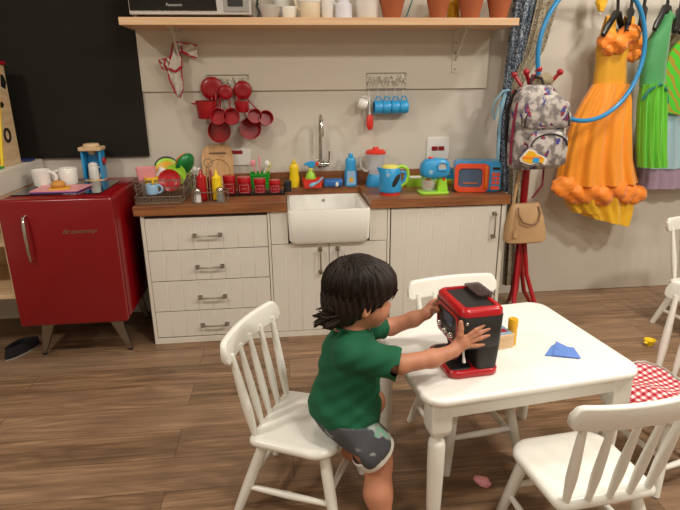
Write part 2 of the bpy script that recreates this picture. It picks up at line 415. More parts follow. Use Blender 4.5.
# ------------------------------------------------------------------ camera, lights, room
sc = bpy.context.scene
cam = bpy.data.objects.new('camera', bpy.data.cameras.new('camera')); C.objects.link(cam)
yaw, pitch, roll = rad(6.10), rad(17.75), rad(-.55)
fw0 = Vector((math.sin(yaw), math.cos(yaw), 0)); rt = Vector((math.cos(yaw), -math.sin(yaw), 0)); up0 = Vector((0, 0, 1))
fwd = fw0*math.cos(pitch)-up0*math.sin(pitch); up = fw0*math.sin(pitch)+up0*math.cos(pitch)
r2 = rt*math.cos(roll)+up*math.sin(roll); u2 = -rt*math.sin(roll)+up*math.cos(roll)
cam.matrix_world = Matrix(((r2.x, u2.x, -fwd.x, 0), (r2.y, u2.y, -fwd.y, 0), (r2.z, u2.z, -fwd.z, 1.4), (0, 0, 0, 1)))
cam.data.sensor_width = 36; cam.data.lens = 545/680*36; cam.data.clip_start = .02
sc.camera = cam
sc.view_settings.view_transform = 'Standard'; sc.view_settings.look = 'None'; sc.view_settings.gamma = 1; sc.view_settings.exposure = EXPOSURE
w = bpy.data.worlds.new('world'); sc.world = w; w.use_nodes = True
w.node_tree.nodes['Background'].inputs[0].default_value = (1, .9, .78, 1); w.node_tree.nodes['Background'].inputs[1].default_value = .02
def disk_light(x, y, z, e, size, col=(1, .86, .68)):
    d = bpy.data.lights.new("lamp_or_fill", "AREA"); d.shape = 'DISK'; d.size = size; d.energy = e; d.color = col
    o = bpy.data.objects.new('lamp_or_fill', d); C.objects.link(o); o.location = (x, y, z)
for a in LAMPS_AND_FILLS: disk_light(*a)

XL, XR, YF, YB, ZC = -3.4, 3.9, -2.6, 3.34, 2.8
struct('floor', B().box(XL, XR, YF, YB, -.05, 0), 'floor')
struct('ceiling', B().box(XL, XR, YF, YB, ZC, ZC+.05), 'ceiling')
struct('wall_back', B().box(XL-.1, XR+.1, YB, YB+.1, -.05, ZC+.05), 'wall')
struct('wall_left', B().box(XL-.1, XL, YF, YB, -.05, ZC+.05), 'wall')
struct('wall_right', B().box(XR, XR+.1, YF, YB, -.05, ZC+.05), 'wall')
struct('wall_front', B().box(XL-.1, XR+.1, YF-.1, YF, -.05, ZC+.05), 'wall')
# ------------------------------------------------------------------ wall boards, kitchen units
tag(obj('blackboard', B().box(-2.7, -.764, 3.318, YB-.0005, .988, 2.45), 'black', bevel=.002), 'large matte black board on the wall above the red fridge', 'blackboard')
tag(obj('wall_board', B().box(-.763, 1.256, 3.325, YB, 1.348, 2.2), 'panel', bevel=.002), 'wide cream painted board on the wall behind the long shelf', 'board')

t = thing('wall_shelf', 'long pale wood shelf on brackets across the cream board', 'shelf', (.265, 3.325, 1.673))
obj('shelf_board', B().box(-1.035, 1.035, -.295, 0, 0, .037), 'shelfwood', t, bevel=.0025)
for bx in (-.80, .785):
    b = B().box(bx-.018, bx+.018, -.006, 0, -.235, 0).box(bx-.018, bx+.018, -.22, 0, -.006, 0)
    b.tube([(bx, -.006, -.165), (bx, -.10, -.09), (bx, -.19, -.006)], .006, 8)
    k = obj('bracket', b, 'panel', t)
    sb = B()
    for z in (-.07, -.125, -.215): sb.lathe([(.0, 0), (.006, 0), (.005, .003), (0, .004)], (bx, -.006, z), 10, RX(PI/2))
    obj('screw', sb, 'grey', k)

FY = 2.857
def groove_panel(x0, x1, z0, z1, y=FY, d=.018, pitch=.078, gd=.0022, gw=.003):
    """beadboard front with real V grooves"""
    n = max(1, round((x1-x0)/pitch)); o = [(x0, y+d), (x0, y)]
    for i in range(1, n):
        x = x0+(x1-x0)*i/n; o += [(x-gw, y), (x, y+gd), (x+gw, y)]
    o += [(x1, y), (x1, y+d)]
    b = B(); bot = [Vector((x, yy, z0)) for x, yy in o]; top = [Vector((x, yy, z1)) for x, yy in o]
    return b.loft([bot, top])
def bow_handle(c, L, horizontal=True):
    b = B(); h = L/2
    P = [(-h+.006, 0, 0), (-h+.006, -.024, 0), (-h*.55, -.030, 0), (0, -.031, 0), (h*.55, -.030, 0), (h-.006, -.024, 0), (h-.006, 0, 0)]
    M = Matrix.Identity(3) if horizontal else RY(PI/2)
    T = lambda p: Vector(c)+M @ Vector(p)
    b.tube([T(p) for p in P], [.006, .0055, .0048, .0042, .0048, .0055, .006], 8)
    for s in (-1, 1):
        q = T((s*(h-.006), -.004, 0)); b.box(q.x-.010, q.x+.010, q.y-.003, q.y+.004, q.z-.010, q.z+.010)
        q = T((s*(h-.008), -.026, 0)); b.box(q.x-.008, q.x+.008, q.y-.004, q.y+.005, q.z-.007, q.z+.007)
    return b
def unit(name, label, x0, x1, left_stile=0, right_stile=0, ztop=.735):
    t = thing(name, label, 'cabinet', (0, 0, 0))
    b = B().box(x0, x1, FY+.02, YB-.002, .0, ztop)
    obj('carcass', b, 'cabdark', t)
    f = B().box(x0, x1, FY, FY+.02, 0, .033)
    if left_stile: f.box(x0, x0+left_stile, FY, FY+.3, 0.033, .739)
    if right_stile: f.box(x1-right_stile, x1, FY, FY+.3, 0.033, .739)
    obj('face_frame', f, 'kick', t, bevel=.001)
    return t
t = unit('drawer_cabinet', 'white cabinet with four beaded drawers beside the red fridge', -.74, -.078, .018, 0)
zs = [.722, .544, .370, .1925, .037]
for i in range(4):
    d = obj('drawer', groove_panel(-.7195, -.0865, zs[i+1]+.003, zs[i]-.002), 'cab', t, bevel=.0008, smooth=12)
    obj('drawer_handle', bow_handle((-.403, FY, (zs[i]+zs[i+1])/2-.008), .145), 'handle', d)
t = unit('sink_cabinet', 'white two-door cabinet under the ceramic sink', -.078, .583, ztop=.557)
for x0, x1 in ((-.083, -.071), (.570, .583)): obj('stile', B().box(x0, x1, FY, FY+.4, .036, .736), 'kick', t, bevel=.0008)
for x0, x1 in ((-.068, .0245), (.4705, .567)): obj('upper_rail', B().box(x0, x1, FY, FY+.25, .557, .736), 'cab', t, bevel=.0008)
for x0, x1, hx in ((-.068, .243, .196), (.247, .566, .292)):
    d = obj('door', groove_panel(x0, x1, .037, .553), 'cab', t, bevel=.0008, smooth=12)
    obj('door_handle', bow_handle((hx, FY, .455), .145, False), 'handle', d)
t = unit('end_cabinet', 'white single-door beaded cabinet at the curtain end of the counter', .583, 1.237, 0, .02)
d = obj('door', groove_panel(.590, 1.209, .037, .732), 'cab', t, bevel=.0008, smooth=12)
obj('door_handle', bow_handle((1.172, FY, .622), .145, False), 'handle', d)

# worktop cut out round the sink
t = thing('worktop', 'brown wooden kitchen worktop with a low upstand', 'worktop', (0, 0, .739))
o = [(-.768, 2.842), (.022, 2.842), (.022, 3.246), (.472, 3.246), (.472, 2.842), (1.258, 2.842), (1.258, 3.3395), (-.768, 3.3395)]
b = B(); vb = [(x, y, 0) for x, y in o]; vt = [(x, y, .051) for x, y in o]
faces = [(0, 1, 9, 8)]
b.poly(vb+vt, [(i, (i+1) % 8, (i+1) % 8+8, i+8) for i in range(8)] + [tuple(c) for c in ((8, 9, 10, 15), (10, 11, 14, 15), (11, 12, 13, 14))] + [tuple(reversed(c)) for c in ((0, 1, 2, 7), (2, 3, 6, 7), (3, 4, 5, 6))])
obj('slab', b, 'worktop', t, bevel=.0025)
obj('upstand', B().box(-.768, 1.258, 3.322, 3.339, .0512, .133), 'worktop', t, bevel=.002)

# farmhouse sink
t = thing('kitchen_sink', 'white ceramic butler sink set into the wooden worktop', 'sink', (.247, 3.03, .56))
b = B(); zt = .188
def ring(x, y, r, z): return [Vector((px, py, z)) for px, py in rrect(-x, x, -y, y, r, 5)]
b.loft([ring(.205, .200, .03, 0), ring(.217, .212, .025, .02), ring(.2225, .2145, .02, zt-.006), ring(.2195, .2115, .018, zt), ring(.2045, .1965, .02, zt), ring(.2005, .1925, .02, zt-.006), ring(.193, .185, .03, .03), ring(.17, .16, .05, .018)])
obj('basin', b, 'ceramic', t, smooth=35)
obj('drain', B().lathe([(0, .0181), (.022, .0181), (.024, .0205), (.016, .0215), (0, .0195)], (0, .02, 0), 20), 'chrome', t)
obj('overflow_hole', B().lathe([(0, 0), (.008, 0), (.009, .003), (0, .002)], (0, .1905, .155), 12, RX(PI/2)), 'grey', t)

# wall faucet
t = thing('faucet', 'tall chrome swan-neck tap on the wall above the sink', 'faucet', (.24, 3.34, .925))
obj('wall_flange', B().lathe([(0, 0), (.028, 0), (.028, .006), (.018, .012), (.016, .05), (0, .05)], (0, 0, 0), 20, RX(PI/2)), 'chrome', t)
b = B().turned((-.022, -.055, -.004), (.048, -.055, -.004), [(0, 0), (.017, 0), (.019, .1), (.019, .7), (.014, .8), (.014, 1), (0, 1)])
b.tube([(0, -.05, 0), (0, -.055, .03), (0, -.058, .10), (0, -.058, .22), (0, -.075, .262), (0, -.112, .28), (0, -.150, .262), (0, -.165, .225), (0, -.166, .20)], [.013, .011, .010, .010, .010, .010, .010, .010, .010], 12)
obj('spout', b, 'chrome', t)
obj('aerator', B().lathe([(0, .17), (.013, .17), (.014, .19), (.013, .212), (0, .212)], (0, -.166, 0), 14), 'chrome', t)
obj('tap_lever', B().tube([(.044, -.055, .0), (.05, -.062, .03), (.052, -.066, .075)], [.006, .005, .0065], 8), 'chrome', t)

# switch plates
t = thing('socket_plate', 'square white wall plate with two red sockets above the toy mixer', 'socket', (.973, 3.34, .995))
obj('plate', B().prism(rrect(-.07, .07, -.067, .067, .012), 0, .008, XZ), 'white', t, bevel=.002)
for x in (-.021, .021): obj('socket', B().prism(rrect(x-.019, x+.019, -.014, .012, .004), .008, .010, XZ), 'darkred', t)
t = thing('socket_plate', 'white wall plate with one red socket behind the wooden cutting board', 'socket', (-.245, 3.34, .975))
obj('plate', B().prism(rrect(-.07, .07, -.055, .045, .01), 0, .008, XZ), 'white', t, bevel=.002)
obj('socket', B().prism(rrect(-.045, .022, .012, .034, .004), .008, .010, XZ), 'darkred', t)

# ------------------------------------------------------------------ red fridge and what stands on it
FX = -1.088
t = thing('mini_fridge', 'small retro red fridge with chrome handle on splayed legs', 'fridge', (FX, 2.70, 0))
hw = .266
def fr(y, r=.02, e=0): return [Vector((x, y, z)) for x, z in rrect(-hw+e, hw-e, .215+e, .872-e, r)]
obj('cabinet_body', B().loft([fr(.045, .02, .004), fr(.05, .02), fr(.60, .02), fr(.605, .02, .006)]), 'fridge', t, smooth=50)
b = B().loft([fr(.04, .012), fr(.010, .013), fr(.003, .012, .004), fr(0, .012, .010)])
d = obj('fridge_door', b, 'fridge', t, smooth=50)
b = B().tube([(-.143, .0, .795), (-.143, -.028, .79), (-.142, -.036, .755), (-.142, -.036, .62), (-.142, -.028, .575), (-.142, 0, .565)], [.007, .007, .0085, .0085, .007, .007], 10)
obj('fridge_handle', b, 'chrome', d)
lg = lettering('lettering', 'Brastemp', .030, 'chrome', d, (.012, -.0012, .699), rot=(PI/2, rad(-1), 0), shear=.4, depth=.0012); lg.scale = (1.42, 1, 1)
for sx, sy in ((-1, 0), (1, 0), (-1, 1), (1, 1)):
    y0, y1 = (.10, .115) if sy == 0 else (.52, .53)
    x0, x1 = sx*.165, sx*.225
    M = None
    b = B(); top = [(x0-.036, y0-.012, .216), (x0+.036, y0-.012, .216), (x0+.036, y0+.02, .216), (x0-.036, y0+.02, .216)]
    bot = [(x1-.011, y1-.008, 0.008), (x1+.011, y1-.008, 0.008), (x1+.011, y1+.008, 0.008), (x1-.011, y1+.008, 0.008)]
    b.loft([[Vector(p) for p in bot], [Vector(p) for p in top]])
    l = obj('leg', b, 'legsteel', t, bevel=.003)
    obj('foot_pad', B().lathe([(0, 0), (.012, 0), (.012, .008), (0, .008)], (x1, y1, 0), 12), 'blackplastic', l)
# glass hob lying on the fridge
t = thing('glass_hob', 'black glass hob lying on top of the red fridge', 'hob', (-1.125, 2.96, .872))
obj('hob_glass', B().prism(rrect(-.205, .225, -.165, .205, .012), 0, .007), 'blackglass', t, bevel=.0015)
for x, y, r in ((-.09, -.05, .06), (.11, .07, .05)):
    b = B()
    for q in (r, r*.62):
        b.loft([[Vector((x+a*math.cos(k*PI/18), y+a*math.sin(k*PI/18), z)) for k in range(36)] for a, z in ((q, .0071), (q-.002, .0074), (q-.004, .0071))], cap=False)
    obj('burner_ring', b, 'grey', t)
HB = .8795
# serving board and tray
t = thing('serving_mat', 'purple and pink serving mat under the toy burger', 'mat', (-1.13, 2.865, HB))
obj('mat_base', B().prism([(-.115, -.055), (.115, -.06), (.13, .10), (-.10, .11)], 0, .005), 'purple', t, bevel=.001)
obj('mat_top', B().prism([(-.115, -.045), (.115, -.05), (.135, .13), (-.12, .14)], .005, .010), 'pink', t, bevel=.001)
t = thing('toy_burger', 'toy burger in a bun on the pink mat', 'toy food', (-1.127, 2.885, HB+.010))
obj('cheese_slice', B().prism([(-.045, -.03), (.05, -.045), (.055, .035), (-.035, .045)], 0, .006, RZ(.3)), 'cheese', t, bevel=.001)
obj('bun', B().lathe([(0, .006), (.028, .006), (.034, .012), (.035, .019), (.036, .021), (.034, .027), (.027, .036), (.015, .041), (0, .043)], (0, 0, 0), 22), 'bun', t)
def mug(name, label, cat, loc, rz, r, h, m, group=None, handle_r=None, taper=.94, hthick=.006, rot=None):
    t = thing(name, label, cat, loc, rz, group, rot)
    obj('cup', B().lathe([(0, 0), (r*taper-.004, 0), (r*taper, .004), (r, h-.002), (r-.0015, h), (r-.004, h-.002), (r*taper-.005, .006), (0, .006)], (0, 0, 0), 24), m, t)
    hr = handle_r or h*.3
    obj('handle', B().tube([(r*.95+hr*1.15*math.sin(PI*k/10)*1.0, 0, h*.5+hr*1.12*math.cos(PI*k/10)) for k in range(11)], hthick, 8), m, t)
    return t
mug('mug', 'white mug standing at the far edge side of the pink mat, handle toward its twin', 'mug', (-1.262, 3.035, HB), rad(-8), .048, .087, 'ceramic', None, .028, .86, .0085)
mug('mug', 'white mug nearer the toy coffee maker, handle toward the other white mug', 'mug', (-1.140, 3.07, HB), rad(188), .048, .087, 'ceramic', None, .028, .92, .0085)
bpy.data.objects['mug']['label'] = 'white mug beside the white shelving, its handle pointing at its twin'
# toy coffee maker
t = thing('toy_coffee_maker', 'small blue wooden toy coffee maker at the back of the red fridge', 'toy coffee maker', (-1.045, 3.21, .872))
obj('base', B().prism(rrect(-.062, .062, -.06, .06, .02), 0, .012), 'plywood', t, bevel=.003)
b = B().box(-.062, -.048, -.04, .05, .012, .18).box(.048, .062, -.04, .05, .012, .18).box(-.048, .048, .038, .05, .012, .18)
obj('housing', b, 'blue', t, bevel=.002)
b = B().prism(rrect(-.072, .072, -.06, .06, .018), .18, .2); b.lathe([(0, .2), (.05, .2), (.05, .212), (.044, .218), (0, .218)], (0, 0, 0), 24)
obj('lid', b, 'plywood', t, bevel=.002)
obj('filter_cone', B().lathe([(0, .155), (.016, .155), (.03, .18), (0, .18)], (0, -.005, 0), 18), 'plywood', t)
obj('dial', B().lathe([(0, 0), (.022, 0), (.022, .012), (.012, .017), (0, .017)], (.062, 0, .115), 18, RY(PI/2)), 'red', t)
t = thing('toy_jug', 'white toy coffee jug inside the blue wooden coffee maker', 'jug', (-1.045, 3.195, .884))
obj('jug_body', B().lathe([(0, 0), (.032, 0), (.035, .006), (.031, .075), (.029, .08), (0, .08)], (0, 0, 0), 22), 'white', t)
obj('jug_lid', B().lathe([(0, .08), (.031, .08), (.031, .086), (.02, .096), (0, .1)], (0, 0, 0), 22), 'white', t)
obj('handle', B().tube([(.028, 0, .072), (.045, 0, .068), (.047, 0, .045), (.042, 0, .02), (.031, 0, .012)], .0055, 8), 'white', t)
for n_ in ('toy_coffee_maker', 'toy_jug'): bpy.data.objects[n_].scale = (.86, .86, .95)
bpy.data.objects['toy_jug'].location.z = .872+.0125*.95
# shelving at the far left
t = thing('toy_shelving', 'white topped shelving with plywood sides left of the red fridge', 'shelving', (-1.364, 2.78, 0))
obj('shelf_top', B().box(-.75, 0, -.03, .555, .876, .988), 'kick', t, bevel=.002)
obj('side_panel', B().box(-.03, -.005, 0, .55, .34, .886), 'plywood', t, bevel=.0015)
obj('shelf', B().box(-.75, -.03, .005, .55, .34, .362), 'plywood', t, bevel=.0015)
obj('shelf', B().box(-.75, -.03, .005, .55, .62, .642), 'plywood', t, bevel=.0015)
obj('back_panel', B().box(-.75, -.03, .535, .55, .34, .886), 'plywood', t)
obj('side_panel', B().box(-.75, -.725, 0, .55, 0.34, .886), 'plywood', t, bevel=.0015)
for x in (-.72, -.06):
    for y in (.33, .50): obj('leg', B().box(x-.018, x+.018, y-.018, y+.018, 0, .34), 'blackplastic', t)
# wooden activity toy on it
t = thing('activity_toy', 'wooden play frame with red top and yellow edge on the white shelving', 'toy', (-1.420, 2.985, .988))
pan = [(0, 0), (.205, 0), (.205, .505), (.145, .505)]
YZ = Matrix(((0, 0, 1), (1, 0, 0), (0, 1, 0)))
p = obj('side_board', B().prism(pan, -.012, 0, YZ), 'plywood', t, bevel=.001)
for zc, yc, o in ((.43, .165, [(-.03, -.03), (.012, -.045), (.03, -.01), (.012, .025), (-.012, .03)]), (.31, .11, [(-.028, -.012), (.0, -.016), (.018, 0), (0, .014), (-.02, .01)])):
    obj('silhouette', B().prism([(yc+a, zc+c) for a, c in o], 0, .003, YZ), 'blackplastic', p)
b = B(); b.tube([(.002, .10+.03*math.cos(k*PI/8), .155+.032*math.sin(k*PI/8)) for k in range(16)], .007, 8, True)
obj('ring_handle', b, 'blackplastic', p)
obj('side_board', B().prism(pan, -.40, -.388, YZ), 'plywood', t, bevel=.001)
obj('roof', B().box(-.41, .008, .12, .215, .505, .525), 'red', t, bevel=.003)
obj('edge_strip', B().loft([[Vector((x, y, 0.0)) for x, y in ((-.010, -.008), (.003, -.008), (.003, 0), (-.010, 0))], [Vector((x, y+.145, .505)) for x, y in ((-.010, -.008), (.003, -.008), (.003, 0), (-.010, 0))]]), 'yellow', t)
s = .145/.505
obj('front_board', B().loft([[Vector((x, y, 0)) for x, y in ((-.388, .0), (-.014, .0), (-.014, .01), (-.388, .01))], [Vector((x, y+.145, .505)) for x, y in ((-.388, 0), (-.014, 0), (-.014, .01), (-.388, .01))]]), 'plywood', t)
for zc, m, r in ((.24, 'deepblue', .055), (.13, 'red', .06)):
    b = B(); ring0 = [(-.075+r*math.cos(PI+k*PI/12), r*.9*math.sin(PI+k*PI/12)) for k in range(13)]
    a = [Vector((x, (zc+z)*s-.016, zc+z)) for x, z in ring0]; c = [Vector((x, (zc+z)*s, zc+z)) for x, z in ring0]
    obj('half_cup', b.loft([a, c]), m, t)
b = B(); 
for q in range(3): b.tube([(-.075+.03*math.cos(k*PI/6)+(q-1)*.03, (.035+.022*math.sin(k*PI/6))*s-.004, .035+.022*math.sin(k*PI/6)) for k in range(12)], .0035, 6, True)
obj('swirl', b, 'brightred', t)
obj('front_foot', B().box(-.40, .015, -.075, -.02, 0, .012), 'green', t, bevel=.003)
obj('rear_foot', B().box(-.40, .045, .205, .275, 0, .013), 'navy', t, bevel=.003)
# shoe on the floor
t = thing('slip_on_shoe', 'black slip-on shoe on the floor in front of the shelving', 'shoe', (-1.445, 2.85, 0), rad(68))
so = [(.115*math.cos(a)*(1 if math.cos(a) > 0 else .95), (.038+.007*math.cos(a))*math.sin(a)) for a in [k*PI/14 for k in range(28)]]
obj('sole', B().prism(so, 0, .012), 'sole', t, bevel=.002)
b = B()
def srow(f, z, cut=0): return [Vector((x*f, y*f, z)) for x, y in so]
b.loft([srow(.99, .012), srow(1.0, .025), [Vector((x*.96+.002, y*.93, .045)) for x, y in so], [Vector((x*.68-.025, y*.78, .068)) for x, y in so], [Vector((x*.62-.03, y*.70, .069)) for x, y in so], [Vector((x*.60-.03, y*.7, .03)) for x, y in so]])
obj('upper', b, 'shoe', t)
obj('insole', B().prism([(x*.6-.03, y*.7) for x, y in so], .030, .032), 'grey', t)
# ------------------------------------------------------------------ things on the worktop
WT = .790
# dish rack
t = thing('dish_rack', 'chrome wire dish rack full of coloured toy plates', 'dish rack', (-.645, 3.0, WT))
def frame(x0, x1, y0, y1, z, r=.003, b=None):
    return (b or B()).tube([(x, y, z) for x, y in rrect(x0, x1, y0, y1, .02, 4)], r, 6, True)
b = frame(-.115, .125, -.135, .16, .012); frame(-.115, .125, -.135, .16, .045, .003, b)
for k in range(14):
    x = -.105+.22*k/13; b.tube([(x, -.135, .045), (x, -.132, .01), (x, .158, .01), (x, .16, .045)], .0015, 5)
for k in range(4):
    y = -.12+.27*k/3; b.tube([(-.115, y, .045), (-.113, y, .008), (.123, y, .008), (.125, y, .045)], .0018, 5)
obj('lower_tray', b, 'wire', t)
b = frame(-.135, .14, -.05, .19, .075, .0028); frame(-.14, .145, -.055, .195, .115, .0032, b)
for k in range(11):
    x = -.125+.255*k/10; b.tube([(x, -.054, .115), (x, -.05, .062), (x, .19, .062), (x, .194, .115)], .0015, 5)
for x, y in ((-.12, -.05), (.125, -.05), (-.12, .19), (.125, .19)): b.tube([(x, y, .1), (x, y, 0.003)], .003, 6)
obj('upper_basket', b, 'wire', t)
# plates: local z is the plate axis
def dish(name, label, cat, loc, rot, prof, m, group=None, rim=None, handle=None):
    t = thing(name, label, cat, loc, 0, group, rot)
    obj('bowl' if cat in ('bowl', 'pan') else 'disc', B().lathe(prof, (0, 0, 0), 30), m, t)
    if rim:
        r, z, rm = rim; obj('rim', B().tube([(r*math.cos(k*PI/16), r*math.sin(k*PI/16), z) for k in range(32)], .003, 6, True), rm, t)
    if handle: obj('handle', handle, m, t)
    return t
def plate_prof(r, h=.012): return [(0, 0), (r*.62, 0), (r*.7, .003), (r, h), (r-.001, h+.003), (r*.68, .006), (r*.6, .004), (0, .004)]
def bowl_prof(r, h, t=.003): return [(0, 0), (r*.55, 0), (r*.85, h*.4), (r, h), (r-t, h), (r*.85-t, h*.42), (r*.5, t), (0, t)]
tl = rad(72)
dish('toy_plate', 'round red toy plate facing out of the dish rack', 'plate', (-.600, 3.01, WT+.104), (tl, 0, rad(8)), plate_prof(.060), 'red', 'plates in the dish rack')
dish('toy_plate', 'lime green toy plate behind the red plate in the dish rack', 'plate', (-.572, 3.045, WT+.126), (tl, 0, rad(-4)), plate_prof(.060), 'lime', 'plates in the dish rack')
dish('toy_plate', 'yellow toy plate leaning between the lime plate and the wall', 'plate', (-.630, 3.12, WT+.136), (rad(52), 0, rad(10)), plate_prof(.060), 'amber', 'plates in the dish rack')
dish('toy_plate', 'pale lime toy plate rim showing above the yellow plate', 'plate', (-.634, 3.145, WT+.146), (rad(52), 0, rad(12)), plate_prof(.063), 'lime', 'plates in the dish rack')
dish('toy_plate', 'dark toy plate hindmost of the stacked plates in the rack', 'plate', (-.640, 3.168, WT+.151), (rad(52), 0, rad(12)), plate_prof(.066), 'darkgrey', 'plates in the dish rack')
dish('toy_pan', 'glossy emerald toy pan tipped over on top of the plates', 'pan', (-.505, 3.075, WT+.172), (rad(-66), rad(20), rad(58)), bowl_prof(.060, .026), 'dkgreen', None, (.060, .026, 'dkgreen'))
dish('toy_plate', 'orange toy plate behind the emerald pan in the rack', 'plate', (-.528, 3.115, WT+.176), (rad(-66), rad(20), rad(58)), plate_prof(.060), 'orange', 'plates in the dish rack')
t = thing('toy_cup', 'pink square toy tub at the fridge end of the dish rack', 'tub', (-.722, 3.03, WT+.100), rad(12))
q = lambda a, z, r=.012: [Vector((x, y, z)) for x, y in rrect(-a, a, -a*.8, a*.8, r, 4)]
obj('tub', B().loft([q(.042, 0), q(.052, .075), q(.049, .075), q(.040, .004)]), 'pink', t)
mug('toy_cup', 'white toy cup tilted behind the pink tub in the rack', 'cup', (-.668, 3.075, WT+.098), 0, .036, .065, 'white', None, .018, rot=(rad(-20), rad(35), 0))
mug('toy_cup', 'yellow toy cup between the pink tub and blue cup in the rack', 'cup', (-.690, 2.985, WT+.082), rad(-70), .036, .05, 'cheese', None, .016)
mug('toy_cup', 'powder blue toy cup low at the front of the dish rack', 'cup', (-.674, 2.915, WT+.050), rad(0), .032, .054, 'paleblue', None, .018)
# wooden cutting board leaning on the wall
t = thing('cutting_board', 'wooden cutting board with a handle slot leaning against the wall', 'cutting board', (-.368, 3.262, WT), 0, None, (rad(-13), 0, rad(-1)))
o = [(-.088, 0), (.088, 0), (.090, .195), (.078, .245), (.05, .262), (-.05, .262), (-.078, .245), (-.096, .195)]
p = obj('board', B().prism(o, 0, .014, XZ), 'beech', t, bevel=.003)
obj('handle_slot', B().prism(rrect(-.05, .05, .205, .217, .005), .0141, .0148, XZ), 'brownleather', p)
b = B().tube([(.07*math.cos(k*PI/16), -.0148, .10+.075*math.sin(k*PI/16)) for k in range(32)], .0015, 5, True)
obj('juice_groove', b, 'brownleather', p)
# cutlery pot
t = thing('cutlery_pot', 'wire cutlery pot of white and green toy cutlery by the cutting board', 'pot', (-.515, 3.20, WT))
b = B()
for z in (.004, .03, .06, .085): b.tube([((.034+z*.1)*math.cos(k*PI/10), (.034+z*.1)*math.sin(k*PI/10), z) for k in range(20)], .0022, 5, True)
for k in range(16): a = k*PI/8; b.tube([(.034*math.cos(a), .034*math.sin(a), .004), (.0425*math.cos(a), .0425*math.sin(a), .085)], .0016, 5)
obj('pot_wall', b, 'wire', t); obj('pot_base', B().lathe([(0, 0), (.034, 0), (.034, .004), (0, .004)], (0, 0, 0), 20), 'wire', t)
for i, (x, y, lx, m) in enumerate(((-.012, 0, -.03, 'white'), (.008, .01, .012, 'white'), (.0, -.012, -.008, 'lime'), (.014, -.008, .03, 'white'))):
    s = tag(obj('toy_spoon', B().tube([(x*.5, y*.5, .006), (x+lx*.4, y, .07), (x+lx, y*1.5, .118)], [.003, .003, .0035], 6).ell((x+lx*1.12, y*1.5, .128), (.011, .006, .016)), m, loc=(-.515, 3.20, WT)),
        ['white toy spoon leaning toward the dish rack in the wire pot', 'middle white toy spoon upright in the wire cutlery pot', 'lime toy spoon among the white ones in the wire pot', 'white toy spoon leaning toward the cutting board in the wire pot'][i], 'spoon', 'toy cutlery in the wire pot')
# condiment caddy
t = thing('condiment_caddy', 'chrome wire condiment caddy at the front of the worktop', 'caddy', (-.378, 2.925, WT))
b = frame(-.092, .092, -.055, .05, .004, .002); frame(-.092, .092, -.055, .05, .06, .0025, b)
for k in range(9): x = -.08+.16*k/8; b.tube([(x, -.055, .004), (x, .05, .004)], .0014, 5)
for x, y in rrect(-.092, .092, -.055, .05, .02, 1): b.tube([(x, y, .004), (x, y, .06)], .0018, 5)
b.tube([(0, -.002, .004), (0, -.002, .185)], .0022, 6)
obj('basket', b, 'wire', t)
obj('ring_handle', B().tube([(0.022*math.cos(k*PI/10), -.002, .205+.022*math.sin(k*PI/10)) for k in range(20)], .0022, 6, True), 'wire', t)
def squeeze(label, loc, m, r=.026, h=.11):
    t = thing('sauce_bottle', label, 'bottle', loc)
    obj('bottle', B().lathe([(0, 0), (r-.002, 0), (r, .003), (r, h-.006), (r*.96, h), (0, h)], (0, 0, 0), 22), m, t)
    obj('nozzle_cap', B().lathe([(0, h), (r*.98, h), (r*.98, h+.012), (r*.6, h+.022), (r*.32, h+.03), (.005, h+.05), (.003, h+.056), (0, h+.056)], (0, 0, 0), 22), m, t)
squeeze('red sauce bottle beside the salt shaker in the wire caddy', (-.424, 2.945, WT+.0055), 'red', .0265)
squeeze('darker red sauce bottle between the bright red and yellow bottles', (-.378, 2.998, WT+.0005), 'darkred', .022, .10)
squeeze('yellow mustard bottle in the wire caddy', (-.345, 2.95, WT+.0055), 'yellow', .0265, .106)
def shaker(label, loc, m):
    t = thing('shaker', label, 'shaker', loc)
    obj('jar', B().lathe([(0, 0), (.02, 0), (.021, .004), (.017, .055), (0, .055)], (0, 0, 0), 16), 'clear', t)
    obj('contents', B().lathe([(0, .002), (.018, .002), (.0165, .038), (0, .04)], (0, 0, 0), 16), m, t)
    obj('metal_cap', B().lathe([(0, .055), (.0195, .055), (.019, .066), (.012, .074), (0, .076)], (0, 0, 0), 16), 'chrome', t)
shaker('salt shaker with a metal cap in front of the red bottle', (-.442, 2.892, WT+.0055), 'salt')
shaker('pepper shaker with a metal cap in front of the yellow bottle', (-.325, 2.897, WT+.0055), 'pepper')
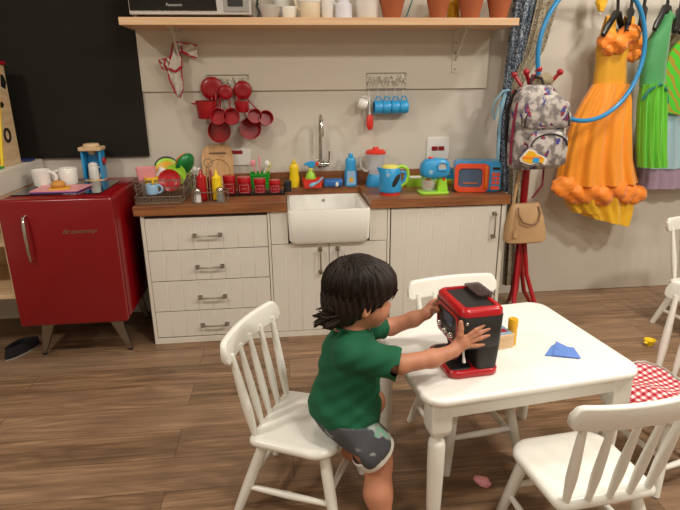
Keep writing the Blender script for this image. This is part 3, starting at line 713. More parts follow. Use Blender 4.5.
# jars on a black tray
t = tag(obj('jar_tray', B().loft([[Vector((x, y, z)) for x, y in rrect(-.165-e, .165+e, -.045-e, .045+e, .012, 4)] for e, z in ((0, 0), (.006, .014), (.002, .014), (-.004, .004))]), 'blackplastic', loc=(-.145, 3.085, WT)), 'long black tray holding four red storage jars', 'tray')
tag(obj('black_box', B().loft([[Vector((x, y, z)) for x, y in rrect(-.022+e, .022-e, -.03+e, .03-e, .005, 3)] for e, z in ((.001, 0), (0, .003), (0, .056), (.003, .058), (.006, .054))]), 'darkgrey', loc=(.035, 3.155, WT)), 'small black box behind the smallest red jar', 'box')
def jar(x, r, h, label):
    t = thing('storage_jar', label, 'jar', (x, 3.083, WT+.0045), 0, 'red storage jars on the black tray')
    obj('jar_body', B().lathe([(0, 0), (r*.93, 0), (r*.97, .004), (r, h*.3), (r*.97, h*.7), (r*.9, h*.72), (0, h*.72)], (0, 0, 0), 24), 'redenamel', t)
    obj('lid', B().lathe([(0, h*.72), (r*1.02, h*.72), (r*1.03, h*.95), (r*.98, h), (0, h)], (0, 0, 0), 24), 'red', t)
    b = B(); y = lambda a: (-(r+.0012)*math.cos(a), (r+.0012)*math.sin(a)); am = .75; z0, z1 = h*.14, h*.58
    ed = [(-am, z0), (am, z0), (am, z1), (-am, z1), (-am, z0)]
    P = []
    for (a0, q0), (a1, q1) in zip(ed[:-1], ed[1:]):
        for k in range(6): a = a0+(a1-a0)*k/6; P.append((y(a)[1], y(a)[0], q0+(q1-q0)*k/6))
    b.tube(P, .0008, 5, True)
    P = [(y(a)[1], y(a)[0], (z0+z1)/2) for a in [-.4+.8*k/6 for k in range(7)]]
    b.tube(P, .0009, 5)
    obj('label_frame', b, 'labelpink', t)
for x, r, h, lb in ((-.291, .034, .108, 'largest red storage jar, next to the yellow mustard bottle'), (-.209, .0365, .097, 'widest red storage jar, second from the mustard bottle'), (-.122, .032, .085, 'third red storage jar, in front of the green basket'), (-.038, .031, .076, 'smallest red storage jar, nearest the sink')): jar(x, r, h, lb)
# green basket with utensils
t = thing('green_basket', 'green plastic basket of toy utensils behind the red jars', 'basket', (-.125, 3.262, WT))
b = B()
q = lambda a, z: [Vector((x, y, z)) for x, y in rrect(-a, a, -a*.75, a*.75, .01, 4)]
b.loft([q(.046, 0), q(.058, .095), q(.055, .095), q(.044, .004)])
for k in range(5): b.tube([(x, y, .016+.017*k) for x, y in rrect(-.049-.0022*k, .049+.0022*k, -.0365-.0018*k, .0365+.0018*k, .01, 3)], .0025, 5, True)
obj('basket_wall', b, 'green', t)
for i, (x, y, tx, tz, m, hd, lb) in enumerate(((-.02, .005, -.035, .155, 'pink', (.017, .006, .022), 'pink toy spatula leaning to one side in the green basket'), (.0, -.005, .002, .172, 'pink', (.007, .005, .03), 'tall pink toy spoon in the middle of the green basket'), (.02, 0, .042, .15, 'white', (.016, .009, .02), 'white toy ladle in the green basket'), (.03, .012, .058, .14, 'paleyellow', (.007, .005, .018), 'pale yellow toy fork at the sink side of the green basket'))):
    tag(obj('toy_utensil', B().tube([(x*.6, y, .006), (x, y, .08), (tx, y, tz-.02)], .004, 6).ell((tx*1.05, y, tz-.005), hd), m, loc=(-.125, 3.262, WT)), lb, 'utensil', 'utensils in the green basket')
# washing-up things
def bottle(name, label, loc, prof, m, capprof, cm, sy=.7):
    t = thing(name, label, 'bottle', loc)
    obj('bottle', B().lathe(prof, (0, 0, 0), 24, sy=sy), m, t); obj('cap', B().lathe(capprof, (0, 0, 0), 18), cm, t); return t
bottle('detergent_bottle', 'yellow waisted toy detergent bottle at the back of the sink', (.078, 3.27, WT), [(0, 0), (.029, 0), (.031, .005), (.031, .05), (.026, .085), (.030, .115), (.024, .135), (.012, .142), (0, .142)], 'yellow', [(0, .142), (.012, .142), (.012, .152), (.006, .156), (.005, .168), (0, .168)], 'yellow')
t = bottle('detergent_bottle', 'blue toy detergent bottle with a pale label behind the sink', (.418, 3.26, WT), [(0, 0), (.037, 0), (.039, .005), (.038, .08), (.030, .118), (.033, .15), (.026, .168), (.014, .174), (0, .174)], 'blue', [(0, .174), (.015, .174), (.015, .19), (.011, .196), (0, .196)], 'blue')
p = obj('label_sticker', B().prism([(-.029, .012), (.029, .012), (.024, .095), (-.024, .095)], .0277, .0287, XZ), 'paleblue', t)
obj('sun_mark', B().prism([(.014*math.cos(k*PI/8)*(1 if k % 2 else .8), .042+.014*math.sin(k*PI/8)) for k in range(16)], .0288, .0293, XZ), 'amber', p)
t = thing('caddy_tub', 'red plastic washing-up tub behind the sink', 'tub', (.185, 3.245, WT))
q = lambda a, bb, z: [Vector((x, y, z)) for x, y in rrect(-a, a, -bb, bb, .012, 4)]
obj('tub_wall', B().loft([q(.052, .03, 0), q(.062, .036, .055), q(.059, .033, .055), q(.049, .027, .004)]), 'brightred', t)
t = thing('spray_bottle', 'lime toy spray bottle with a blue trigger head in the red tub', 'spray bottle', (.175, 3.25, WT+.0045))
obj('bottle', B().lathe([(0, 0), (.024, 0), (.03, .012), (.033, .05), (.026, .075), (.013, .092), (.012, .1), (0, .1)], (0, 0, 0), 20), 'lime', t)
obj('collar', B().lathe([(0, .1), (.014, .1), (.013, .112), (0, .112)], (0, 0, 0), 16), 'paleyellow', t)
obj('spray_head', B().prism([(-.012, .112), (.016, .112), (.03, .125), (.03, .15), (-.005, .152), (-.036, .14), (-.036, .126), (-.012, .126)], -.012, .012, XZ), 'blue', t, bevel=.004)
obj('trigger', B().prism([(.016, .118), (.045, .128), (.05, .145), (.036, .148), (.026, .13)], -.006, .006, XZ), 'brightred', t, bevel=.002)
tag(obj('dish_brush', B().tube([(.03, 0, .078), (.0, 0, .05), (-.02, 0, .042)], [.006, .006, .009], 8).ell((-.034, 0, .036), (.022, .014, .012), RY(rad(-25))), 'paleblue', loc=(.215, 3.20, WT-.012)), 'pale blue toy dish brush leaning on the red tub', 'brush')
t = thing('scrub_roll', 'dark blue roll with a white knob lying behind the sink', 'roll', (.31, 3.245, WT))
obj('roll', B().turned((-.055, 0, .025), (.055, 0, .025), [(0, 0), (.022, 0), (.025, .05), (.025, .95), (.022, 1), (0, 1)], 20), 'deepblue', t)
obj('knob', B().ell((.02, -.026, .018), (.010, .008, .014)), 'white', t)
# toy blender
t = thing('toy_blender', 'toy blender with clear jug and red lid behind the blue kettle', 'toy blender', (.565, 3.235, WT))
obj('motor_base', B().lathe([(0, 0), (.056, 0), (.058, .01), (.05, .05), (.042, .072), (0, .072)], (0, 0, 0), 24), 'blue', t)
obj('jug', B().lathe([(.04, .072), (.06, .195), (.057, .195), (.038, .076), (0, .076)], (0, 0, 0), 24, cap=False), 'clear', t)
obj('lid', B().lathe([(0, .195), (.062, .195), (.062, .205), (.05, .216), (.02, .22), (.018, .232), (0, .234)], (0, 0, 0), 24), 'brightred', t)
obj('handle', B().tube([(-.056, 0, .18), (-.085, 0, .178), (-.092, 0, .15), (-.088, 0, .115), (-.066, 0, .092), (-.046, 0, .09)], .008, 10), 'lightgrey', t)
# toy kettle
t = thing('toy_kettle', 'blue toy kettle with yellow lid, red base and lime handle', 'toy kettle', (.603, 2.975, WT))
obj('base', B().lathe([(0, 0), (.054, 0), (.056, .006), (.052, .018), (0, .018)], (0, 0, 0), 26), 'brightred', t)
obj('kettle_body', B().lathe([(0, .018), (.062, .018), (.065, .03), (.060, .1), (.053, .14), (.048, .148), (0, .148)], (0, 0, 0), 26), 'blue', t)
obj('lid', B().lathe([(0, .146), (.048, .146), (.046, .156), (.03, .163), (0, .165)], (0, 0, 0), 24), 'paleyellow', t)
obj('spout', B().loft([[Vector((-.04, -.02, .1)), Vector((-.04, .02, .1)), Vector((-.056, 0, .1))], [Vector((-.036, -.024, .148)), Vector((-.036, .024, .148)), Vector((-.078, 0, .152))]]), 'blue', t, bevel=.002)
h = obj('handle', B().tube([(.035, 0, .146), (.07, 0, .155), (.095, 0, .14), (.102, 0, .105), (.092, 0, .065), (.054, 0, .038)], .010, 10), 'lime', t)
obj('handle_back', B().tube([(.058, 0, .125), (.084, 0, .12), (.088, 0, .1), (.08, 0, .072), (.056, 0, .055)], .008, 8), 'blue', t)
obj('water_gauge', B().ell((.020, -.060, .083), (.014, .006, .044), RY(rad(28))), 'darkgrey', t)
obj('badge', B().lathe([(.010, 0), (.012, .001), (.008, .0015)], (-.022, -.054, .115), 14, RX(PI/2)), 'paleblue', t)
# lime till drawer
t = thing('toy_till', 'lime toy cash drawer with a black insert behind the mixer', 'toy till', (.80, 3.215, WT))
q = lambda a, bb, z: [Vector((x, y, z)) for x, y in rrect(-a, a, -bb, bb, .008, 3)]
obj('drawer', B().loft([q(.056, .05, 0), q(.06, .054, .05), q(.056, .05, .05), q(.052, .046, .03)]), 'lime', t)
obj('insert', B().box(-.05, .05, -.044, .044, .03, .047), 'blackplastic', t); obj('money_slip', B().box(-.03, .04, -.02, .03, .047, .052), 'white', t)
t = thing('toy_cash_register', 'blue and lime toy till body between the mixer and toy microwave', 'toy till', (.99, 3.245, WT))
obj('till_base', B().box(-.10, .10, -.055, .055, 0, .035), 'lime', t, bevel=.004)
obj('till_body', B().prism([(-.08, .035), (.095, .035), (.04, .09), (.01, .135), (-.05, .135)], -.045, .045, XZ), 'blue', t, bevel=.004)
obj('key_strip', B().box(-.06, .08, -.0575, -.055, .012, .026), 'amber', t); obj('screen', B().prism([(-.03, .06), (.03, .06), (.008, .11), (-.03, .11)], .0452, .047, XZ), 'paleyellow', t)
# toy stand mixer
t = thing('toy_mixer', 'blue toy stand mixer on a lime base', 'toy mixer', (.848, 2.965, WT))
obj('base', B().prism([(x*1.0, y) for x, y in rrect(-.085, .085, -.055, .055, .03)], 0, .014), 'lime', t, bevel=.004)
obj('stand', B().prism([(.02, .012), (.082, .012), (.078, .04), (.064, .10), (.03, .10)], -.018, .018, XZ), 'lime', t, bevel=.004)
obj('pivot', B().lathe([(0, 0), (.010, 0), (.008, .004), (0, .005)], (.055, -.018, .082), 14, RX(PI/2)), 'brightred', t)
b = B(); hd = [(-.078, .13), (-.072, .10), (-.04, .088), (.05, .09), (.08, .098), (.085, .12), (.08, .175), (.055, .192), (.0, .198), (-.05, .19), (-.074, .165)]
hole = [(.012, .135), (.06, .135), (.062, .165), (.05, .175), (.022, .176), (.008, .16)]
b.loft([[Vector((x*k+.002*(1-k), y, .14+(z-.14)*k)) for x, z in hd] for y, k in ((-.042, .78), (-.036, .92), (-.022, 1), (.022, 1), (.036, .92), (.042, .78))])
p = obj('mixer_head', b, 'blue', t, smooth=60)
obj('grip_window', B().prism(hole, .0385, .0425, XZ), 'lightgrey', p, bevel=.001)
b = B().tube([(x, -.043, z) for x, z in hole], .006, 8, True); obj('grip_rim', b, 'blue', p)
obj('badge', B().lathe([(.010, 0), (.0125, .0015), (.008, .002)], (-.028, -.0415, .125), 16, RX(PI/2)), 'paleblue', p)
obj('speed_button', B().ell((-.02, 0, .198), (.016, .012, .007)), 'brightred', p)
obj('bowl', B().lathe([(0, .016), (.025, .016), (.038, .04), (.04, .078), (.038, .078), (.036, .042), (.022, .02), (0, .02)], (-.03, 0, 0), 20), 'clear', t)
b = B()
for k in range(6): a = k*PI/6; b.tube([(-.03, 0, .09)]+[(-.03+.022*math.sin(q*PI/6)*math.cos(a), .022*math.sin(q*PI/6)*math.sin(a), .085-.055*q/6) for q in range(1, 6)]+[(-.03, 0, .03)], .002, 5)
obj('whisk', b, 'orange', t)
# toy microwave
t = thing('toy_microwave', 'blue and orange-red toy microwave at the end of the worktop', 'toy microwave', (1.112, 3.01, WT), rad(-13))
W, H = .128, .174
q = lambda y, e, r=.025: [Vector((x, y, z)) for x, z in rrect(-W+e, W-e, .004+e, H-e, r)]
obj('casing', B().loft([q(-.06, .0), q(.055, .0), q(.065, .008)]).box(-.11, -.08, -.05, .05, 0, .006).box(.08, .11, -.05, .05, 0, .006), 'blue', t, smooth=45)
o = rrect(-W-.001, .06, .003, H-.012, .03); i_ = rrect(-.108, .024, .03, H-.038, .022)
b = B(); A = [Vector((x, -.06, z)) for x, z in o]; A2 = [Vector((x, -.076, z)) for x, z in o]; I2 = [Vector((x, -.076, z)) for x, z in i_]; I1 = [Vector((x, -.062, z)) for x, z in i_]
d = obj('door', b.loft([A, A2, I2, I1], cap=False), 'coral', t, smooth=45)
obj('door_window', B().prism(i_, .0625, .065, XZ), 'tint', d); obj('cavity', B().prism(i_, .0602, .0606, XZ), 'darkgrey', d)
obj('turntable', B().lathe([(0, 0), (.04, 0), (.042, .004), (0, .004)], (-.04, -.0655, .05), 16, None, 1, .12), 'orange', d)
obj('door_handle', B().tube([(.043, -.076, .03), (.043, -.09, .038), (.043, -.092, .09), (.043, -.09, .135), (.043, -.076, .142)], .012, 10, flat=.7), 'orange', d)
k = obj('control_panel', B().prism(rrect(.062, W-.003, .012, H-.012, .012), .06, .07, XZ), 'blue', t, bevel=.002)
obj('display', B().prism(rrect(.078, .118, .128, .143, .003), .07, .0715, XZ), 'darkgrey', k)
b = B()
for r in range(3):
    for c_ in range(2): b.prism(rrect(.076+c_*.023, .095+c_*.023, .048+r*.024, .066+r*.024, .003), .07, .075, XZ)
b.prism(rrect(.072, .118, .018, .038, .004), .07, .075, XZ)
obj('keypad', b, 'coral', k)
# ------------------------------------------------------------------ things on the shelf
ST = 1.7105
t = thing('microwave_oven', 'silver microwave oven with black door on the end of the shelf', 'microwave', (-.425, 3.06, ST))
for x in (-.25, .24):
    for y in (.03, .21): obj('foot', B().lathe([(0, 0), (.012, 0), (.014, .014), (0, .014)], (x, y, 0), 12), 'blackplastic', t)
obj('casing', B().box(-.295, .31, .014, .25, .014, .31), 'silver', t, bevel=.006)
obj('front_bezel', B().box(-.295, .31, 0, .014, .014, .31), 'silver', t, bevel=.003)
d = obj('door', B().prism([(-.290, .032), (.138, .032), (.118, .300), (-.290, .300)], .0005, .006, XZ), 'blackglass', t, bevel=.002)
lettering('lettering', 'Panasonic', .020, 'lightgrey', d, (-.112, -.0068, .052))
k = obj('control_panel', B().prism([(.172, .028), (.297, .028), (.297, .300), (.160, .300)], .0005, .005, XZ), 'grey', t, bevel=.001)
obj('display', B().box(.192, .268, -.007, -.004, .052, .085), 'darkgrey', k)
b = B()
for r in range(4):
    for c_ in range(3): b.box(.19+c_*.029, .212+c_*.029, -.007, -.004, .12+r*.04, .145+r*.04)
obj('keypad', b, 'lightgrey', k)
tag(obj('power_cable', B().tube([(-.10, 3.22, ST+.12), (-.085, 3.16, ST+.10), (-.09, 3.13, ST+.06), (-.078, 3.12, ST+.03), (-.085, 3.10, ST+.008), (-.075, 3.13, ST+.006), (-.068, 3.2, ST+.01), (-.075, 3.27, ST+.05), (-.09, 3.3, ST+.1)], .0055, 8), 'blackplastic'), 'black power cable bunched beside the microwave', 'cable')
def pot(name, label, cat, x, y, prof, m, grp=None, seg=26): return tag(obj(name, B().lathe(prof, (0, 0, 0), seg), m, loc=(x, y, ST)), label, cat, grp)
def vessel(r0, r1, h, th=.004): return [(0, 0), (r0-.003, 0), (r0, .004), (r1, h-.002), (r1-th*.5, h), (r1-th, h-.003), (r0-th, .006), (0, .006)]
pot('serving_bowl', 'grey-white bowl nearest the microwave on the shelf', 'bowl', -.025, 3.14, vessel(.045, .062, .065), 'lightgrey')
pot('tea_cup', 'white cup between the grey bowl and the cream pitcher', 'cup', .078, 3.15, vessel(.036, .044, .062), 'ceramic')
pot('salad_bowl', 'large white bowl at the back of the shelf behind the cup', 'bowl', .045, 3.255, vessel(.04, .062, .15), 'ceramic')
t = thing('cream_pitcher', 'cream ceramic pitcher with a handle on the shelf', 'pitcher', (.19, 3.15, ST))
obj('pitcher_body', B().lathe([(0, 0), (.05, 0), (.054, .005), (.056, .085), (.052, .1), (.055, .17), (.052, .17), (.048, .1), (0, .095)], (0, 0, 0), 26), 'cream', t)
obj('band', B().lathe([(.0565, .082), (.0585, .085), (.0585, .09), (.056, .093)], (0, 0, 0), 26, cap=False), 'white', t)
obj('handle', B().tube([(-.05, 0, .15), (-.075, 0, .14), (-.08, 0, .10), (-.07, 0, .06), (-.052, 0, .045)], .007, 8), 'cream', t)
t = thing('white_canister', 'narrow white canister between the cream pitcher and lilac jug', 'canister', (.281, 3.14, ST))
obj('canister_body', B().lathe([(0, 0), (.028, 0), (.031, .004), (.031, .13), (0, .13)], (0, 0, 0), 22), 'white', t); obj('lid', B().lathe([(0, .13), (.032, .13), (.032, .15), (0, .155)], (0, 0, 0), 22), 'white', t)
t = thing('lilac_jug', 'pale lilac plastic jug with a looped handle on the shelf', 'jug', (.368, 3.14, ST))
obj('jug_body', B().lathe([(0, 0), (.042, 0), (.046, .005), (.044, .07), (.03, .085), (.03, .13), (.027, .13), (0, .09)], (0, 0, 0), 26), 'lilac', t)
obj('handle', B().tube([(-.03, 0, .125), (-.052, 0, .12), (-.056, 0, .09), (-.04, 0, .07)], .006, 8), 'lilac', t)
pot('utensil_pot', 'tall white ribbed container beside the first terracotta pot', 'container', .497, 3.15, vessel(.056, .075, .19), 'white', None, 30)
tp = lambda r0, r1, h: [(0, 0), (r0, 0), (r1*.93, h*.8), (r1, h*.8), (r1*1.02, h), (r1*.95, h), (r1*.88, h*.8), (r0*.8, .01), (0, .01)]
for x, lb, s in ((.628, 'terracotta pot next to the tall white container', 1.0), (.881, 'terracotta pot between the teal stick and the yellow bottle', .88), (1.062, 'terracotta pot between the yellow bottle and the last pot', 1.0), (1.222, 'terracotta pot at the curtain end of the shelf', .95)):
    pot('terracotta_pot', lb, 'flower pot', x, 3.135, tp(.045*s, .082*s, .165*s), 'terracotta', 'terracotta pots on the shelf')
tag(obj('garden_stick', B().tube([(0, 0, 0), (.11, .115, .24)], .0035, 8), 'teal', loc=(.715, 3.2, ST)), 'thin teal stick leaning behind the terracotta pots', 'stick')
t = thing('yellow_bottle', 'yellow bottle at the back of the shelf between two pots', 'bottle', (1.005, 3.26, ST))
obj('bottle', B().lathe([(0, 0), (.03, 0), (.034, .005), (.034, .11), (.015, .14), (0, .14)], (0, 0, 0), 20), 'amber', t); obj('cap', B().lathe([(0, .14), (.015, .14), (.014, .165), (0, .165)], (0, 0, 0), 16), 'white', t)

# ------------------------------------------------------------------ wire racks and what hangs from them
def wire_rack(x0, x1, z0, z1, label, hooks):
    t = thing('wire_hook_rack', label, 'hook rack', ((x0+x1)/2, 3.325, z1)); w_ = (x1-x0)/2; h = z1-z0
    b = B().tube([(-w_, -.006, 0), (w_, -.006, 0), (w_, -.006, -h), (-w_, -.006, -h)], .0018, 5, True)
    for k in range(3):
        P = [(-w_+2*w_*i/24, -.006, -h*(.5+.42*math.sin(i*(1.1+.33*k)+k*2.1)*math.cos(i*.31+k))) for i in range(25)]
        b.tube(P, .0012, 5)
    obj('wire_frame', b, 'wire', t)
    b = B()
    for x in (-w_, w_): b.lathe([(0, 0), (.004, 0), (.004, .003), (0, .004)], (x*.985, -.007, -.004), 10, RX(PI/2))
    obj('screw', b, 'grey', t)
    for x in hooks:
        xx = x-(x0+x1)/2
        obj('hook', B().tube([(xx, -.006, -h), (xx, -.012, -h-.035), (xx, -.022, -h-.052), (xx, -.036, -h-.052), (xx, -.042, -h-.042)], .0016, 6), 'white', t)
    return t
wire_rack(-.397, -.162, 1.355, 1.436, 'scrollwork wire rack on the wall behind the hanging red cookware', [-.375, -.325, -.28, -.235, -.19])
wire_rack(.522, .757, 1.352, 1.440, 'scrollwork wire rack on the wall above the blue mugs', [.535, .588, .638, .690, .740])
# red cookware: axis along -y (open side to the room)
RED = 'red toy cookware hanging on the wall'
def hung(name, label, cat, x, z, y, prof, hdl=None, tiltx=90, rz=0, hook=None):
    t = thing(name, label, cat, (x, y, z), 0, RED, (rad(tiltx), 0, rad(rz)))
    obj('pan' if cat in ('pan', 'pot') else 'dish', B().lathe(prof, (0, 0, 0), 28), 'redenamel', t)
    if hdl:
        M = (Matrix.Rotation(rad(rz), 3, 'Z') @ RX(rad(tiltx))).inverted()
        P = [M @ (Vector(p)-Vector((x, y, z))) for p in hdl]
        obj('handle', B().tube(P, .0055, 8, flat=.6), 'redenamel', t)
    return t
lid = lambda r: [(0, 0), (r, .0), (r*1.0, .004), (r*.9, .009), (r*.5, .014), (r*.3, .012), (0, .012)]
pan = lambda r, h, t=.003: [(0, 0), (r*.86, 0), (r*.9, .003), (r, h), (r-t, h), (r*.9-t, .006), (0, .006)]
hung('saucepan_cover', 'largest round red lid at the top of the hanging cookware', 'lid', -.371, 1.364, 3.312, lid(.064))
hung('saucepan_cover', 'smallest red lid overlapping the largest one', 'lid', -.294, 1.342, 3.288, lid(.041))
hung('saucepan_cover', 'medium red lid at the top, on the faucet side', 'lid', -.199, 1.352, 3.305, lid(.052))
hung('toy_pan', 'large red pan hanging lowest, above the cutting board', 'pan', -.342, 1.125, 3.30, pan(.066, .05), [(-.338, 3.285, 1.175), (-.332, 3.288, 1.25), (-.325, 3.292, 1.312)], 84)
hung('toy_pan', 'large red pan hanging low beside the cutting board pan', 'pan', -.176, 1.133, 3.30, pan(.063, .06), [(-.185, 3.285, 1.185), (-.20, 3.288, 1.25), (-.235, 3.292, 1.312)], 80, 12)
hung('toy_pan', 'small red pan in front, nearer the red bucket pot', 'pan', -.338, 1.205, 3.236, pan(.047, .035), [(-.337, 3.225, 1.24), (-.332, 3.245, 1.285), (-.325, 3.282, 1.312)], 72)
hung('toy_pan', 'small red pan in front, in the middle of the cookware', 'pan', -.262, 1.203, 3.230, pan(.047, .04), [(-.267, 3.222, 1.24), (-.273, 3.245, 1.285), (-.28, 3.282, 1.312)], 72)
hung('toy_ladle', 'red ladle cup with a slanted handle beside the small pans', 'ladle', -.139, 1.205, 3.25, pan(.041, .045), [(-.155, 3.235, 1.235), (-.18, 3.25, 1.275), (-.19, 3.283, 1.312)], 76, 8)
hung('toy_ladle', 'red ladle cup farthest toward the faucet', 'ladle', -.083, 1.188, 3.285, pan(.044, .05), [(-.10, 3.275, 1.225), (-.15, 3.277, 1.275), (-.19, 3.295, 1.325)], 74, 14)
t = thing('toy_pot', 'red bucket-shaped pot on the fridge side of the cookware', 'pot', (-.405, 3.268, 1.200), 0, RED)
obj('pan', B().lathe([(0, 0), (.050, 0), (.052, .004), (.060, .096), (.065, .10), (.059, .10), (.049, .006), (0, .006)], (0, 0, 0), 26), 'redenamel', t)
obj('handle', B().tube([(-.056, 0, .082), (-.078, 0, .086), (-.078, -.012, .084), (-.056, -.014, .080)], .004, 8), 'redenamel', t)
obj('handle', B().tube([(.052, 0, .085), (.054, .02, .13), (.053, .02, .145)], .004, 8), 'redenamel', t)
t = thing('toy_mug', 'red cup hanging between the medium lid and the ladle cups', 'cup', (-.205, 3.255, 1.232), 0, RED)
obj('pan', B().lathe([(0, 0), (.034, 0), (.036, .004), (.042, .06), (.039, .06), (.033, .006), (0, .006)], (0, 0, 0), 24), 'redenamel', t)
obj('handle', B().tube([(-.01, .03, .052), (-.02, .04, .075), (-.026, .045, .088)], .0045, 8), 'redenamel', t)
# blue mugs
mg = None
for i, (x, lb) in enumerate(((.588, 'blue mug hanging nearest the red utensil'), (.638, 'second blue mug from the red utensil'), (.690, 'third blue mug from the red utensil'), (.740, 'blue mug hanging farthest from the red utensil'))):
    if mg is None:
        mg = thing('hanging_mug', lb, 'mug', (x, 3.288, 1.247), 0, 'blue mugs on the wall hooks')
        obj('cup', B().lathe([(.035, -.026), (.037, -.026), (.039, -.018), (.039, .012), (.033, .024), (0, .026), (0, .022), (.030, .020), (.035, .010)], (0, 0, 0), 24, RY(PI/2), cap=False), 'mugblue', mg)
        obj('handle', B().tube([(.018*math.cos(a), 0, .036+.026*math.sin(a)) for a in [-.2+(PI+.4)*k/10 for k in range(11)]], .0042, 8), 'mugblue', mg)
    else: dup(mg, (x, 3.288, 1.247), 0, lb)
t = thing('hanging_mug', 'white cup hanging beside the red utensil', 'cup', (.492, 3.285, 1.268), rad(180))
obj('cup', B().lathe([(.026, -.026), (.028, -.026), (.032, -.01), (.031, .015), (.022, .026), (0, .028)], (0, 0, 0), 22, RY(PI/2-.25), cap=False), 'ceramic', t)
obj('handle', B().tube([(-.012-.022*math.sin(a), 0, .026+.016*math.cos(a)*1.0) for a in [-.6+(PI+.6)*k/9 for k in range(10)]], .0038, 8), 'ceramic', t)
t = thing('hanging_utensil', 'red bulbous utensil with a white handle hanging by the blue mugs', 'utensil', (.537, 3.287, 1.12))
b = B()
for k in range(5): a = k*2*PI/5; b.ell((.009*math.cos(a), .009*math.sin(a), .042), (.013, .013, .045), None, 12, 10)
obj('utensil_head', b, 'brightred', t)
obj('handle', B().tube([(0, 0, .08), (-.002, 0, .12), (-.003, 0, .165), (-.003, .004, .185)], [.006, .005, .004, .004], 8), 'white', t)

# red-trimmed apron hanging from the shelf bracket
t = thing('toy_apron', 'small white toy apron with red trim hanging under the shelf', 'apron', (-.545, 3.285, 1.60))
def cloth(P, Q, n=9, amp=.012, ph=0):
    """ruffled strip between two polylines"""
    rows = []
    for i in range(n):
        u = i/(n-1)
        rows.append([Vector(p).lerp(Vector(q), u)+Vector((0, amp*math.sin(u*9+j*1.3+ph), 0)) for j, (p, q) in enumerate(zip(P, Q))])
    return B().grid(rows)
def resamp(P, n=10):
    P = [Vector(p) for p in P]; o = []
    for i in range(n): f = i/(n-1)*(len(P)-1); k = min(int(f), len(P)-2); o.append(P[k].lerp(P[k+1], f-k))
    return o
pieces = [([(-.014, 0, .005), (-.036, -.012, -.08), (-.058, -.015, -.165), (-.026, -.01, -.255), (-.010, -.01, -.28)], [(-.005, -.01, .011), (.030, -.02, -.09), (.018, -.02, -.16), (.026, -.02, -.225), (-.002, -.01, -.285)]),
          ([(-.03, -.01, -.07), (-.06, -.015, -.078), (-.098, -.012, -.085)], [(-.03, -.012, -.145), (-.06, -.015, -.142), (-.080, -.012, -.133)]),
          ([(-.004, 0, .010), (.055, -.01, .002), (.116, -.01, -.010)], [(.012, -.01, -.035), (.065, -.02, -.060), (.110, -.015, -.074)])]
for i, (P, Q) in enumerate(pieces):
    c = obj('cloth', cloth(resamp(P), resamp(Q), ph=i), 'whitecloth', t, solid=.0015)
    b = B(); b.tube([p+Vector((0, -.004, 0)) for p in resamp(P)], .004, 6)
    if i != 1: b.tube([p+Vector((0, -.004, 0)) for p in resamp(Q)], .0035, 6)
    else: b.tube([Vector(p)+Vector((0, -.004, 0)) for p in (P[-1], Q[-1])], .004, 6)
    if i == 0: b.tube([(-.045, -.026, -.13), (-.01, -.03, -.145), (.022, -.028, -.12)], .007, 6)
    if i == 1: b.tube([(-.062, -.022, -.075), (-.066, -.026, -.11), (-.06, -.022, -.14)], .005, 6)
    if i == 2: b.tube([(.03, -.02, -.012), (.035, -.026, -.04), (.055, -.03, -.048), (.075, -.026, -.06)], .004, 6)
    obj('red_trim', b, 'redpipe', c)
obj('neck_loop', B().tube([(0, 0, .005), (-.006, -.03, .04), (-.012, -.03, .068), (.004, -.03, .05), (.006, 0, .01)], .003, 6), 'whitecloth', t)

# ------------------------------------------------------------------ curtain, coat rack, hoop, costumes
def pleat_loft(rows, y, hd, n=64, waves=7, amp=.25, ph=0., interp=5, drift=.0, tilt=0):
    """closed, pleated hanging cloth; rows = (cx, half width, z) top to bottom"""
    R = []
    for i in range(len(rows)-1):
        for k in range(interp):
            u = k/interp; R.append(tuple(a+(b_-a)*u for a, b_ in zip(rows[i], rows[i+1])))
    R.append(rows[-1]); out = []
    for i, (cx, hw_, z) in enumerate(R):
        f = i/(len(R)-1); h = hd(f) if callable(hd) else hd; am = amp(f) if callable(amp) else amp
        ring = []
        for k in range(n):
            a = 2*PI*k/n; rr = 1+am*math.sin(waves*a+ph+drift*f)+am*.4*math.sin((2*waves+1)*a+ph*2)
            ring.append(Vector((cx+hw_*math.cos(a)*(.92+.08*rr), y+h*math.sin(a)*rr, z)))
        out.append(ring)
    for r_ in out[-5:] if tilt else ():
        for p in r_: p.z -= tilt*(p.x-rows[-1][0])*((rows[0][2]-p.z)/(rows[0][2]-rows[-1][2]))**2
    return B().loft(list(reversed(out)))
t = thing('curtain', 'patterned blue and beige curtain tied back at the end of the shelf', 'curtain', (0, 0, 0))
obj('blue_panel', pleat_loft([(1.43, .085, 2.2), (1.401, .072, 1.819), (1.379, .062, 1.557), (1.349, .042, 1.327), (1.336, .042, 1.110), (1.355, .046, .80), (1.36, .044, .74)], 3.2, .035, 80, 9, .28), 'curtblue', t)
obj('beige_panel', pleat_loft([(1.62, .08, 2.2), (1.515, .064, 1.820), (1.463, .056, 1.557), (1.366, .028, 1.349), (1.398, .038, 1.109), (1.420, .044, .776), (1.442, .05, .136)], 3.165, .03, 80, 8, .28, 1), 'curtbeige', t)
obj('tie_ribbon', B().tube([(1.33, 3.15, 1.34), (1.29, 3.15, 1.335), (1.255, 3.17, 1.28), (1.245, 3.18, 1.22), (1.262, 3.18, 1.17), (1.278, 3.18, 1.24), (1.30, 3.17, 1.30)], .006, 6, flat=.3).tube([(1.31, 3.16, 1.34), (1.292, 3.17, 1.2), (1.295, 3.17, 1.0), (1.30, 3.17, .82)], .010, 6, flat=.3), 'ribbon', t)

